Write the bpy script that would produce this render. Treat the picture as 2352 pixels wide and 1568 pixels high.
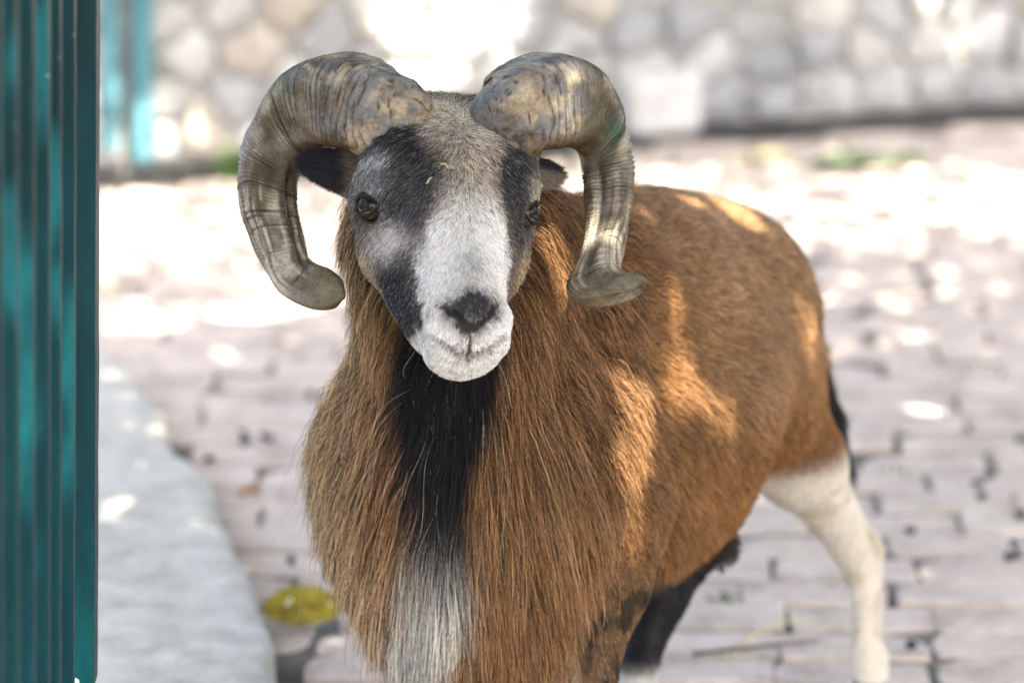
import bpy, bmesh, math, random
import numpy as np
from mathutils import Vector, Matrix

# ------------------------------------------------------------------ camera, world, sun, exposure
for o in list(bpy.data.objects):
    bpy.data.objects.remove(o)
SC = bpy.context.scene
COL = SC.collection
CAM_H, PITCH, LENS = 1.69, math.radians(14.5), 135.0
cam_d = bpy.data.cameras.new('camera')
cam_d.lens = LENS
cam_d.sensor_width = 36.0
cam_d.clip_start = 0.05
cam_d.clip_end = 500.0
cam_d.dof.use_dof = True
cam_d.dof.focus_distance = 4.00
cam_d.dof.aperture_fstop = 3.0
cam_d.dof.aperture_blades = 9
cam = bpy.data.objects.new('camera', cam_d)
cam.location = (0, 0, CAM_H)
cam.rotation_euler = (math.pi / 2 - PITCH, 0, 0)
COL.objects.link(cam)
SC.camera = cam

SUN_AZ = math.atan2(-0.94, 0.38)         # towards the sun, from +X
SUN_EL = math.radians(60)
SUN = np.array([math.cos(SUN_EL) * math.cos(SUN_AZ), math.cos(SUN_EL) * math.sin(SUN_AZ), math.sin(SUN_EL)])
w = bpy.data.worlds.new('World')
SC.world = w
w.use_nodes = True
wn = w.node_tree
bg = wn.nodes['Background']
sky = wn.nodes.new('ShaderNodeTexSky')
sky.sky_type = 'NISHITA'
sky.sun_disc = False
sky.sun_elevation = SUN_EL
sky.sun_rotation = math.pi / 2 - SUN_AZ
sky.dust_density = 6.0
sky.air_density = 1.0
sky.ozone_density = 0.2
wn.links.new(sky.outputs[0], bg.inputs[0])
bg.inputs[1].default_value = 0.15
sl = bpy.data.lights.new('sun', 'SUN')
sl.energy = 4.8
sl.angle = math.radians(0.5)
sl.color = (1.0, 0.93, 0.82)
so = bpy.data.objects.new('sun', sl)
so.rotation_euler = Vector(SUN).to_track_quat('Z', 'Y').to_euler()
COL.objects.link(so)
SC.view_settings.view_transform = 'Standard'
SC.view_settings.look = 'None'
SC.view_settings.exposure = 2.8
SC.view_settings.gamma = 1.0
SC.view_settings.use_white_balance = True
SC.view_settings.white_balance_temperature = 7000
SC.cycles.max_bounces = 8
SC.cycles.diffuse_bounces = 4
SC.cycles.transparent_max_bounces = 8
SC.cycles.use_denoising = True
try:
    SC.cycles_curves.shape = 'RIBBONS'
    SC.cycles_curves.subdivisions = 2
except Exception:
    pass

rng = np.random.default_rng(7)
random.seed(7)
HAIR = 1.0                                # multiplier on the number of hairs

# ------------------------------------------------------------------ helpers
FPX = 2352 * LENS / 36.0
CT, ST = math.cos(PITCH), math.sin(PITCH)
def P(px, py, Y):
    """world point at depth Y seen at (px, py) of the 2352-pixel-wide photograph"""
    a, b = (px - 1176.0) / FPX, (784.0 - py) / FPX
    d = np.array([a, CT + b * ST, -ST + b * CT])
    return np.array([0, 0, CAM_H]) + d * (Y / d[1])
def PZ(px, py, z):
    a, b = (px - 1176.0) / FPX, (784.0 - py) / FPX
    d = np.array([a, CT + b * ST, -ST + b * CT])
    return np.array([0, 0, CAM_H]) + d * ((z - CAM_H) / d[2])
def pix(p):
    p = np.asarray(p, float) - np.array([0, 0, CAM_H])
    dep = p[..., 1] * CT - p[..., 2] * ST
    up = p[..., 1] * ST + p[..., 2] * CT
    return 1176 + FPX * p[..., 0] / dep, 784 - FPX * up / dep
def sm(a, b, x):
    t = np.clip((x - a) / (b - a), 0, 1)
    return t * t * (3 - 2 * t)
def unit(v):
    v = np.asarray(v, float)
    return v / (np.linalg.norm(v, axis=-1, keepdims=True) + 1e-12)
def vnoise(p, freq, seed=0):
    """value noise in [0,1] on points (N,3)"""
    q = np.asarray(p, float) * freq + seed * 17.31
    i = np.floor(q).astype(np.int64)
    f = q - i
    f = f * f * (3 - 2 * f)
    out = 0
    for dx in (0, 1):
        for dy in (0, 1):
            for dz in (0, 1):
                h = (i[..., 0] + dx) * 374761393 + (i[..., 1] + dy) * 668265263 + (i[..., 2] + dz) * 2147483647 + seed * 974711
                h = (h ^ (h >> 13)) * 1274126177
                h = ((h ^ (h >> 16)) & 0xFFFFF) / 1048575.0
                wgt = (f[..., 0] if dx else 1 - f[..., 0]) * (f[..., 1] if dy else 1 - f[..., 1]) * (f[..., 2] if dz else 1 - f[..., 2])
                out = out + h * wgt
    return out
def fbm(p, freq, seed=0, o=3):
    s, a, t = 0, 1.0, 0
    for k in range(o):
        s = s + a * vnoise(p, freq * 2 ** k, seed + k)
        t += a
        a *= 0.5
    return s / t
def mesh_obj(name, verts, faces, mat, parent=None, smooth=False):
    me = bpy.data.meshes.new(name)
    me.from_pydata([tuple(map(float, v)) for v in verts], [], [tuple(map(int, f)) for f in faces])
    me.update()
    if smooth:
        me.shade_smooth()
    if mat is not None:
        me.materials.append(mat)
    o = bpy.data.objects.new(name, me)
    COL.objects.link(o)
    if parent is not None:
        o.parent = parent
    return o
def bm_obj(name, bm, mat, parent=None, smooth=False):
    me = bpy.data.meshes.new(name)
    bm.to_mesh(me)
    bm.free()
    if smooth:
        me.shade_smooth()
    if mat is not None:
        me.materials.append(mat)
    o = bpy.data.objects.new(name, me)
    COL.objects.link(o)
    if parent is not None:
        o.parent = parent
    return o
def empty(name, loc=(0, 0, 0)):
    o = bpy.data.objects.new(name, None)
    o.empty_display_size = 0.05
    o.location = loc
    COL.objects.link(o)
    return o
def tag(o, label=None, cat=None, group=None, kind=None):
    for k, v in (('label', label), ('category', cat), ('group', group), ('kind', kind)):
        if v:
            o[k] = v
    return o
def tube(path, rad, nseg=10, cap=True):
    """swept round tube: verts, faces"""
    path = np.asarray(path, float)
    n = len(path)
    rad = np.broadcast_to(np.asarray(rad, float), (n,))
    T = unit(np.gradient(path, axis=0))
    ref = np.array([0.13, 0.31, 0.94]) if abs(T[0] @ np.array([0.13, 0.31, 0.94])) < 0.9 else np.array([1.0, 0, 0])
    e1 = unit(np.cross(T[0], ref))
    V, F = [], []
    for k in range(n):
        e1 = unit(e1 - T[k] * (e1 @ T[k]))
        e2 = np.cross(T[k], e1)
        for j in range(nseg):
            a = 2 * math.pi * j / nseg
            V.append(path[k] + rad[k] * (math.cos(a) * e1 + math.sin(a) * e2))
    for k in range(n - 1):
        for j in range(nseg):
            a, b = k * nseg + j, k * nseg + (j + 1) % nseg
            F.append((a, b, b + nseg, a + nseg))
    if cap:
        F.append(tuple(range(nseg))[::-1])
        F.append(tuple((n - 1) * nseg + j for j in range(nseg)))
    return V, F

# ------------------------------------------------------------------ materials
def new_mat(name):
    m = bpy.data.materials.new(name)
    m.use_nodes = True
    return m, m.node_tree, m.node_tree.nodes['Principled BSDF']
def N(nt, kind, **kw):
    n = nt.nodes.new('ShaderNode' + kind)
    for k, v in kw.items():
        setattr(n, k, v)
    return n
def ramp(nt, fac, stops):
    r = N(nt, 'ValToRGB')
    e = r.color_ramp.elements
    while len(e) < len(stops):
        e.new(0.5)
    for i, (p, c) in enumerate(stops):
        e[i].position = p
        e[i].color = (*c, 1)
    nt.links.new(fac, r.inputs[0])
    return r.outputs[0]
def noise(nt, scale, detail=5, rough=0.6, coord='Object', vec=None, stretch=None):
    t = N(nt, 'TexNoise')
    t.inputs['Scale'].default_value = scale
    t.inputs['Detail'].default_value = detail
    t.inputs['Roughness'].default_value = rough
    if vec is None:
        c = N(nt, 'TexCoord')
        vec = c.outputs[coord]
    if stretch:
        mp = N(nt, 'Mapping')
        mp.inputs['Scale'].default_value = stretch
        nt.links.new(vec, mp.inputs[0])
        vec = mp.outputs[0]
    nt.links.new(vec, t.inputs['Vector'])
    return t.outputs['Fac']
def mix(nt, fac, a, b, mode='MIX'):
    m = N(nt, 'Mix', data_type='RGBA', blend_type=mode)
    for s, v in ((m.inputs[0], fac), (m.inputs[6], a), (m.inputs[7], b)):
        if hasattr(v, 'is_linked'):
            nt.links.new(v, s)
        elif isinstance(v, (int, float)):
            s.default_value = v
        else:
            s.default_value = (*v, 1)
    return m.outputs[2]
def bump(nt, bsdf, h, strength=0.4, dist=0.003):
    b = N(nt, 'Bump')
    b.inputs['Strength'].default_value = strength
    b.inputs['Distance'].default_value = dist
    nt.links.new(h, b.inputs['Height'])
    nt.links.new(b.outputs[0], bsdf.inputs['Normal'])
def attr(nt, name):
    a = N(nt, 'Attribute')
    a.attribute_name = name
    return a.outputs['Color']

def mineral(name, c0, c1, c2, scale, rough=0.9, bscale=90, bstr=0.5, bdist=0.003, per_object=0.0, tints=None):
    m, nt, b = new_mat(name)
    f = noise(nt, scale, 8, 0.62)
    col = ramp(nt, f, [(0.28, c0), (0.5, c1), (0.75, c2)])
    g = noise(nt, scale * 9, 6, 0.7)
    col = mix(nt, 0.55, col, ramp(nt, g, [(0.3, (0.55, 0.55, 0.55)), (0.65, (1.1, 1.1, 1.1))]), 'MULTIPLY')
    if tints:
        oi = N(nt, 'ObjectInfo')
        tc = ramp(nt, oi.outputs['Random'], tints)
        col = mix(nt, 1.0, col, tc, 'MULTIPLY')
    nt.links.new(col, b.inputs['Base Color'])
    b.inputs['Roughness'].default_value = rough
    b.inputs['Specular IOR Level'].default_value = 0.25
    bump(nt, b, noise(nt, bscale, 8, 0.65), bstr, bdist)
    return m
M = {}
M['brick'] = mineral('paver_clay', (0.29, 0.255, 0.22), (0.45, 0.412, 0.37), (0.57, 0.53, 0.48), 9, 0.88, 120, 0.5, 0.002,
                     tints=[(0.0, (0.95, 0.95, 1.02)), (0.3, (1.1, 1.08, 1.08)), (0.55, (1.0, 0.9, 0.86)), (0.8, (1.15, 1.15, 1.15)), (1.0, (1.02, 0.86, 0.84))])
M['soil'] = mineral('joint_soil', (0.03, 0.027, 0.022), (0.07, 0.06, 0.048), (0.13, 0.115, 0.09), 14, 0.95, 160, 0.8, 0.006)
M['joint'] = mineral('joint_sand', (0.06, 0.06, 0.046), (0.15, 0.138, 0.118), (0.28, 0.26, 0.23), 8, 0.95, 160, 0.8, 0.006)
M['concrete'] = mineral('weathered_concrete', (0.30, 0.29, 0.25), (0.43, 0.418, 0.372), (0.55, 0.535, 0.48), 18, 0.92, 150, 0.45, 0.002)
M['stone'] = mineral('rubble_stone', (0.25, 0.255, 0.26), (0.42, 0.425, 0.43), (0.58, 0.58, 0.575), 7, 0.9, 60, 0.7, 0.004,
                     tints=[(0.0, (0.68, 0.71, 0.76)), (0.2, (0.95, 0.97, 1.0)), (0.4, (1.15, 1.15, 1.13)), (0.55, (0.78, 0.81, 0.85)), (0.75, (1.12, 1.09, 1.02)), (0.88, (1.05, 0.94, 0.82)), (1.0, (1.25, 1.25, 1.22))])
M['mortar'] = mineral('mortar', (0.33, 0.33, 0.32), (0.43, 0.425, 0.415), (0.52, 0.51, 0.49), 12, 0.95, 90, 0.8, 0.004)
M['foot_strip'] = mineral('dark_foot_strip', (0.012, 0.012, 0.014), (0.025, 0.025, 0.028), (0.05, 0.05, 0.05), 12, 0.7, 90, 0.5, 0.004)
M['block'] = mineral('whitewashed_block', (0.42, 0.42, 0.42), (0.58, 0.58, 0.575), (0.68, 0.68, 0.67), 8, 0.9, 90, 0.4, 0.003)

def paint(name, c0, c1, c2, chip=0.675):
    m, nt, b = new_mat(name)
    f = noise(nt, 9, 6, 0.6, stretch=(1, 1, 0.22))
    col = ramp(nt, f, [(0.3, c0), (0.5, c1), (0.72, c2)])
    fine = noise(nt, 130, 5, 0.7)
    col = mix(nt, 0.35, col, ramp(nt, fine, [(0.35, (0.6, 0.6, 0.6)), (0.65, (1.1, 1.1, 1.1))]), 'MULTIPLY')
    ch = ramp(nt, noise(nt, 60, 8, 0.75), [(chip - 0.01, (0, 0, 0)), (chip + 0.012, (1, 1, 1))])
    chipc = ramp(nt, noise(nt, 33, 2, 0.5), [(0.45, (0.3, 0.12, 0.05)), (0.52, (0.42, 0.43, 0.4))])
    col = mix(nt, ch, col, chipc)
    nt.links.new(col, b.inputs['Base Color'])
    b.inputs['Roughness'].default_value = 0.42
    b.inputs['Specular IOR Level'].default_value = 0.16
    h = noise(nt, 90, 6, 0.6, stretch=(1, 1, 0.5))
    bump(nt, b, h, 0.55, 0.0022)
    return m
M['teal'] = paint('teal_gloss_paint', (0.0, 0.012, 0.018), (0.0, 0.034, 0.042), (0.0, 0.095, 0.098))
M['cyan'] = paint('turquoise_paint', (0.05, 0.16, 0.20), (0.08, 0.22, 0.27), (0.12, 0.28, 0.33), 0.85)

def plain(name, c, rough=0.6, spec=0.3, var=0.3, scale=40):
    m, nt, b = new_mat(name)
    f = noise(nt, scale, 4, 0.6)
    col = ramp(nt, f, [(0.3, tuple(x * (1 - var) for x in c)), (0.7, tuple(min(1, x * (1 + var)) for x in c))])
    nt.links.new(col, b.inputs['Base Color'])
    b.inputs['Roughness'].default_value = rough
    b.inputs['Specular IOR Level'].default_value = spec
    return m
M['yellow_leaf'] = plain('yellow_leaf', (0.21, 0.165, 0.018), 0.6, 0.25, 0.5, 45)
M['drop'] = plain('pale_fleck', (0.75, 0.75, 0.7), 0.3, 0.5, 0.1)
M['straw'] = plain('dry_straw', (0.42, 0.38, 0.22), 0.7)
M['twig'] = plain('dark_twig', (0.05, 0.04, 0.03), 0.8)
M['dropping'] = plain('dropping', (0.02, 0.02, 0.024), 0.6)
M['weed'] = plain('weed_green', (0.06, 0.13, 0.03), 0.6)
M['orange_leaf'] = plain('orange_leaf', (0.34, 0.12, 0.03), 0.6)
M['bark'] = mineral('bark', (0.04, 0.032, 0.025), (0.09, 0.075, 0.06), (0.15, 0.13, 0.11), 12, 0.9, 40, 0.8, 0.01)
def leaf_mat():
    m, nt, b = new_mat('canopy_leaf')
    f = noise(nt, 3, 3, 0.6)
    col = ramp(nt, f, [(0.3, (0.04, 0.075, 0.022)), (0.7, (0.085, 0.13, 0.04))])
    nt.links.new(col, b.inputs['Base Color'])
    b.inputs['Roughness'].default_value = 0.5
    return m
M['leaf'] = leaf_mat()

# ------------------------------------------------------------------ ground, paving, kerb, wall
g = 150.0
ground = mesh_obj('ground', [(-g, -g, -0.03), (g, -g, -0.03), (g, g, -0.03), (-g, g, -0.03)], [(0, 1, 2, 3)], M['soil'])
tag(ground, 'dark earth under and around the brick paving', None, None, 'structure')

KERB_PX = [(150, 745), (205, 768), (245, 800), (300, 850), (345, 905), (388, 962), (397, 1000), (432, 1052), (482, 1112), (520, 1185),
           (550, 1255), (574, 1320), (598, 1390), (612, 1470), (634, 1568), (652, 1660), (668, 1800), (672, 2000)]
KZ = 0.07
kerb_edge = np.array([PZ(px, py, KZ) for px, py in KERB_PX])
def kerb_x(y):
    return np.interp(y, kerb_edge[::-1, 1], kerb_edge[::-1, 0], left=kerb_edge[-1, 0], right=-3.0)

# wall foot line
WA, WB = np.array([-0.88, 7.97]), np.array([1.22, 8.78])
wdir = unit(WB - WA)
wnor = np.array([wdir[1], -wdir[0]])              # faces the camera
def wall_pt(s, out=0.0):
    """s metres along the wall from WA; out = towards the camera"""
    return WA + wdir * s + wnor * out

def brick_variant(seed):
    r = np.random.default_rng(seed)
    L, W, H = 0.203, 0.0985, 0.05
    us = np.array([0, 0.022, 0.25, 0.5, 0.75, 0.978, 1.0])
    vs = np.array([0, 0.045, 0.5, 0.955, 1.0])
    nx, ny = len(us) - 1, len(vs) - 1
    V, F = [], []
    chip = r.random(4) < 0.2
    wob = r.normal(0, 0.0016, (nx + 1, ny + 1, 2))
    dish = r.uniform(-0.0015, 0.001)
    for i in range(nx + 1):
        for j in range(ny + 1):
            x, y = (us[i] - 0.5) * L, (vs[j] - 0.5) * W
            edge = (i in (0, nx)) + (j in (0, ny))
            k = (0 if i < 2 else 1) + (0 if j < 2 else 2)
            cor = (i < 2 or i > nx - 2) and (j < 2 or j > ny - 2)
            z = r.normal(0, 0.0006) + dish * (1 - edge)
            if cor and chip[k]:
                sc_ = r.uniform(0.005, 0.013)
                x -= math.copysign(sc_, x)
                y -= math.copysign(sc_ * 0.6, y)
                z -= 0.003
            elif edge == 2:
                x -= math.copysign(0.003, x)
                y -= math.copysign(0.003, y)
            if edge:
                z -= 0.003
            V.append((x + wob[i, j, 0], y + wob[i, j, 1], z))
    idx = lambda i, j: i * (ny + 1) + j
    for i in range(nx):
        for j in range(ny):
            F.append((idx(i, j), idx(i + 1, j), idx(i + 1, j + 1), idx(i, j + 1)))
    ring = [idx(i, 0) for i in range(nx + 1)] + [idx(nx, j) for j in range(1, ny + 1)] + [idx(i, ny) for i in range(nx - 1, -1, -1)] + [idx(0, j) for j in range(ny - 1, 0, -1)]
    base = len(V)
    for k in ring:
        V.append((V[k][0] * 1.01, V[k][1] * 1.015, -H))
    for a in range(len(ring)):
        b = (a + 1) % len(ring)
        F.append((ring[b], ring[a], base + a, base + b))
    me = bpy.data.meshes.new('brick')
    me.from_pydata(V, [], F)
    me.update()
    me.materials.append(M['brick'])
    return me
variants = [brick_variant(100 + k) for k in range(10)]

paving = mesh_obj('brick_paving', [(-2.6, 2.6, -0.0065), (3.4, 2.6, -0.0065), (3.4, 9.6, -0.0065), (-2.6, 9.6, -0.0065)], [(0, 1, 2, 3)], M['joint'])
tag(paving, 'pale pinkish brick paving of the yard', None, None, 'structure')
rot = math.radians(-1.5)
spots = []
pitch_y, pitch_x = 0.111, 0.208
for row in range(-2, 70):
    y0 = 2.7 + row * pitch_y
    shift = rng.uniform(0, pitch_x) if row % 2 else rng.uniform(0, 0.05)
    for c in range(-12, 17):
        x = c * pitch_x + shift + rng.normal(0, 0.004)
        y = y0 + rng.normal(0, 0.0035) + x * math.tan(rot)
        if y > 2.7 and x < 3.0:
            if x < kerb_x(y) - 0.03:
                continue
            s = (np.array([x, y]) - WA) @ wdir
            o = (np.array([x, y]) - WA) @ wnor
            if o < 0.20:
                continue
            spots.append((x, y))
spots = np.array(spots)
bx_, by_ = pix(np.c_[spots, np.zeros(len(spots))])
inview = (bx_ > 215) & (bx_ < 290) & (by_ < 1640) & (by_ > 200)
behind = (bx_ > 760) & (bx_ < 1800) & (by_ > 90) & (by_ < 1280) | (bx_ > 800) & (bx_ < 1380) & (by_ > 380)
order = np.argsort(spots[:, 1] + 100.0 * ~(inview & ~behind))
singles = set(order[:300].tolist())
rest_V, rest_F = [], []
for k, (x, y) in enumerate(spots):
    me = variants[rng.integers(10)]
    z, rz = rng.normal(0, 0.0022), rng.normal(0, 0.022) + (math.pi if rng.random() < 0.5 else 0)
    tx, ty = rng.normal(0, 0.016, 2)
    if k in singles:
        o = bpy.data.objects.new('brick', me)
        o.location = (x, y, z)
        o.rotation_euler = (tx, ty, rz)
        COL.objects.link(o)
        o.parent = paving
    else:
        R = Matrix.Translation((x, y, z)) @ Matrix.Rotation(rz, 4, 'Z') @ Matrix.Rotation(ty, 4, 'Y') @ Matrix.Rotation(tx, 4, 'X')
        A = np.array(R)
        vv = np.array([v.co for v in me.vertices])
        b0 = len(rest_V)
        rest_V.extend((vv @ A[:3, :3].T + A[:3, 3]).tolist())
        rest_F.extend([tuple(i + b0 for i in p.vertices) for p in me.polygons])
rest = mesh_obj('farther_bricks', rest_V, rest_F, M['brick'], paving)
tag(rest, None, None, None, 'stuff')

# kerb slab: rows across, rounded broken edge
def build_kerb():
    e = kerb_edge[::-1]                       # near -> far
    t = np.linspace(0, 1, 90)
    d = np.r_[0, np.cumsum(np.linalg.norm(np.diff(e[:, :2], axis=0), axis=1))]
    ex, ey = np.interp(t * d[-1], d, e[:, 0]), np.interp(t * d[-1], d, e[:, 1])
    ex = ex + 0.008 * (vnoise(np.c_[ex, ey, ey * 0], 16, 3) - 0.5) + 0.012 * (vnoise(np.c_[ex, ey, ey * 0], 5, 5) - 0.5)
    ex = ex + 0.010 * np.sign(vnoise(np.c_[ex, ey, ey * 0], 7, 15) - 0.5) * 0.5
    offs = np.r_[0.004, 0.0, -0.004, -0.012, -0.03, np.linspace(-0.06, -1.9, 40)]
    zz = np.r_[-0.03, KZ - 0.022, KZ - 0.008, KZ - 0.002, KZ, np.full(40, KZ)]
    V, F = [], []
    for i in range(len(t)):
        for j in range(len(offs)):
            x = ex[i] + offs[j]
            z = zz[j] + (0.0025 * (fbm(np.array([[x, ey[i], 0]]), 9, 2)[0] - 0.5) if j > 1 else 0)
            V.append((x, ey[i], z))
    m_ = len(offs)
    for i in range(len(t) - 1):
        for j in range(m_ - 1):
            F.append((i * m_ + j, (i + 1) * m_ + j, (i + 1) * m_ + j + 1, i * m_ + j + 1))
    # far end closes down
    b0 = len(V)
    i = len(t) - 1
    for j in range(m_):
        v = V[i * m_ + j]
        V.append((v[0], v[1] + 0.01, -0.03))
    for j in range(m_ - 1):
        F.append((i * m_ + j, b0 + j, b0 + j + 1, i * m_ + j + 1))
    o = mesh_obj('concrete_kerb', V, F, M['concrete'], None, True)
    tag(o, 'worn grey concrete kerb slab with a curved broken edge', None, None, 'structure')
build_kerb()

# rubble wall: a mortar core and separate stones
WL0, WL1, WH = -1.6, 3.4, 0.75
def build_wall():
    wall = empty('stone_wall', (*wall_pt(0.9), 0))
    tag(wall, 'pale grey rubble stone wall along the back of the yard', 'wall')
    inv = np.array([wall.location.x, wall.location.y, 0])
    def W3(s, o, z):
        q = wall_pt(s, o)
        return np.array([q[0], q[1], z]) - inv
    c = [W3(WL0, 0, -0.02), W3(WL1, 0, -0.02), W3(WL1, -0.4, -0.02), W3(WL0, -0.4, -0.02)]
    c += [v + np.array([0, 0, WH + 0.02]) for v in c]
    mesh_obj('core', c, [(0, 1, 5, 4), (1, 2, 6, 5), (2, 3, 7, 6), (3, 0, 4, 7), (4, 5, 6, 7)], M['mortar'], wall)
    # voronoi-like stones by clipping jittered cells
    pts = []
    y = 0.05
    while y < WH:
        step = rng.uniform(0.075, 0.12)
        x = WL0 + rng.uniform(0, 0.1)
        while x < WL1:
            wd = rng.uniform(0.08, 0.2)
            pts.append((x + wd / 2 + rng.normal(0, 0.012), y + rng.normal(0, 0.016)))
            x += wd
        y += step
    pts = np.array(pts)
    for k, p in enumerate(pts):
        poly = [(p[0] - 0.14, max(p[1] - 0.1, 0.012)), (p[0] + 0.14, max(p[1] - 0.1, 0.012)), (p[0] + 0.14, min(p[1] + 0.1, WH)), (p[0] - 0.14, min(p[1] + 0.1, WH))]
        near = np.argsort(((pts - p) ** 2).sum(1))[1:16]
        for q in pts[near]:
            nrm = q - p
            L = np.linalg.norm(nrm)
            nrm = nrm / L
            lim = L / 2 - 0.006
            out = []
            for a in range(len(poly)):
                A, B = np.array(poly[a]), np.array(poly[(a + 1) % len(poly)])
                da, db = (A - p) @ nrm - lim, (B - p) @ nrm - lim
                if da <= 0:
                    out.append(tuple(A))
                if da * db < 0:
                    out.append(tuple(A + (B - A) * da / (da - db)))
            poly = out
            if len(poly) < 3:
                break
        if len(poly) < 3:
            continue
        poly = np.array(poly)
        cen = poly.mean(0)
        # round the outline: subdivide edges and pull corners in
        ring = []
        for a in range(len(poly)):
            A, B = poly[a], poly[(a + 1) % len(poly)]
            for t in (0.15, 0.5, 0.85):
                ring.append(A + (B - A) * t)
        ring = np.array(ring)
        n = len(ring)
        proud = rng.uniform(0.012, 0.035)
        V, F = [], []
        for sc_, o in ((1.0, -0.01), (0.99, proud * 0.45), (0.9, proud * 0.85), (0.6, proud)):
            for q in ring:
                qq = cen + (q - cen) * sc_
                V.append(W3(qq[0] + rng.normal(0, 0.0015), o + rng.normal(0, 0.0025), qq[1] + rng.normal(0, 0.0015)))
        V.append(W3(cen[0], proud * 1.02, cen[1]))
        for l in range(3):
            for a in range(n):
                b = (a + 1) % n
                F.append((l * n + a, l * n + b, (l + 1) * n + b, (l + 1) * n + a))
        for a in range(n):
            F.append((3 * n + a, 3 * n + (a + 1) % n, 4 * n))
        mesh_obj('stone', V, F, M['stone'], wall, True)
    # dark flat strip at the foot
    V, F = [], []
    n = 60
    for i in range(n + 1):
        s = WL0 + (WL1 - WL0) * i / n
        wob = 0.008 * math.sin(i * 1.7) + 0.006 * math.sin(i * 0.61)
        a, b = wall_pt(s, -0.005), wall_pt(s, 0.145 + wob)
        V += [(a[0], a[1], -0.002), (b[0], b[1], -0.002)]
    for i in range(n):
        F.append((2 * i, 2 * i + 1, 2 * i + 3, 2 * i + 2))
    go = mesh_obj('foot_strip', V, F, M['foot_strip'])
    tag(go, 'dark narrow strip along the foot of the stone wall', None, None, 'structure')
build_wall()

# ------------------------------------------------------------------ things in the yard
def rounded_box(sx, sy, sz, bev, seg=3):
    bm = bmesh.new()
    bmesh.ops.create_cube(bm, size=1.0)
    for v in bm.verts:
        v.co.x *= sx
        v.co.y *= sy
        v.co.z = (v.co.z + 0.5) * sz
    bmesh.ops.bevel(bm, geom=bm.edges[:], offset=bev, segments=seg, affect='EDGES', profile=0.6)
    return bm

# pale block in front of the wall
bm = rounded_box(0.175, 0.13, 0.140, 0.030, 4)
bmesh.ops.subdivide_edges(bm, edges=bm.edges[:], cuts=1, use_grid_fill=True)
for v in bm.verts:
    n_ = fbm(np.array([v.co]), 14, 9)[0] - 0.5
    v.co *= 1 + 0.05 * n_
blk = bm_obj('stone_block', bm, M['block'], None, True)
bp = PZ(1512, 318, 0.0)
blk.location = (bp[0], bp[1] + 0.07, -0.002)
blk.rotation_euler = (0, 0, 0.35)
tag(blk, 'pale squared block with rounded corners standing before the stone wall', 'stone block')

# two turquoise posts at the back
def back_post(px, z0, lab, r=0.018, h=1.3):
    best = min(np.linspace(WL0, WL1, 4000), key=lambda s_: abs(pix(np.array([*wall_pt(s_, 0.06), 0.15]))[0] - px))
    b = wall_pt(best, 0.062)
    t = empty('turquoise_post', (b[0], b[1], z0))
    ang = math.atan2(wdir[1], wdir[0])
    o = bm_obj('shaft', rounded_box(2 * r, 2 * r, h, 0.004, 2), M['cyan'], t)
    o.rotation_euler = (0, 0, ang)
    for z in (0.12, 0.55):
        o = bm_obj('wall_bracket', rounded_box(0.024, 0.07, 0.02, 0.002, 1), M['cyan'], t)
        o.location = (-wnor[0] * 0.04, -wnor[1] * 0.04, z)
        o.rotation_euler = (0, 0, ang)
    t.rotation_euler = (0, math.radians(1.4), 0)
    tag(t, lab, 'post', 'turquoise posts by the wall')
back_post(250, 0.062, 'thin turquoise post on the stone wall, nearer the teal fence', 0.016)
back_post(322, 0.030, 'thicker turquoise post on the stone wall, farther from the teal fence', 0.019)

# teal bar fence on a low plinth, running towards the camera
def fence():
    XR = -0.431
    t = empty('bar_fence', (XR, 3.8, 0.30))
    tag(t, 'dark teal painted metal bar fence seen almost end on', 'fence')
    off = np.array([XR, 3.8, 0.30])
    def bar(name, dep, size, z0=0.30, z1=1.62, bev=0.003):
        # dep = distance along the lens axis at mid height of the frame
        Y = dep / CT - (CAM_H - 0.68) * ST / CT
        bm = rounded_box(size, size, z1 - z0, bev, 2)
        bmesh.ops.subdivide_edges(bm, edges=[e for e in bm.edges if abs(e.verts[0].co.z - e.verts[1].co.z) > 0.5], cuts=40)
        for v in bm.verts:
            v.co.x += random.gauss(0, 0.00015)
        o = bm_obj(name, bm, M['teal'], t)
        o.location = np.array([XR - size / 2, Y - size / 2 + 0.01, z0]) - off
        return Y
    Yp = bar('post', 4.0, 0.042, 0.318, 1.75)
    ys = [Yp]
    for dep in (3.786, 3.669, 3.58, 3.468, 3.355, 3.245, 3.135, 3.025, 2.915):
        ys.append(bar('bar', dep, 0.021))
    ln = ys[0] - ys[-1] + 0.1
    for z in (0.40 - 0.09, 1.52):
        bm = rounded_box(0.012, ln, 0.03, 0.002, 1)
        o = bm_obj('rail', bm, M['teal'], t)
        o.location = np.array([XR - 0.030, (ys[0] + ys[-1]) / 2 - 0.02, z - 0.012]) - off
    # white cement lump at the post foot
    bm = bmesh.new()
    bmesh.ops.create_icosphere(bm, subdivisions=3, radius=0.010)
    for v in bm.verts:
        v.co.z *= 0.6
        v.co *= 1 + 0.35 * (fbm(np.array([v.co]), 90, 4)[0] - 0.5)
    o = bm_obj('cement_lump', bm, M['block'], t, True)
    o.location = np.array([XR - 0.022, Yp - 0.025, 0.326]) - off
    t.location.z = 0.68
    for ch in t.children:
        ch.location.z -= 0.38
    t.rotation_euler = (0, math.radians(1.75), 0)
    # plinth
    bm = rounded_box(0.10, ln + 0.1, 0.335, 0.01, 2)
    p = bm_obj('fence_plinth', bm, M['concrete'])
    p.location = (XR - 0.075, (ys[0] + ys[-1]) / 2 - 0.03, -0.035)
    tag(p, 'low concrete plinth under the teal bar fence', 'plinth')
fence()

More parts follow.
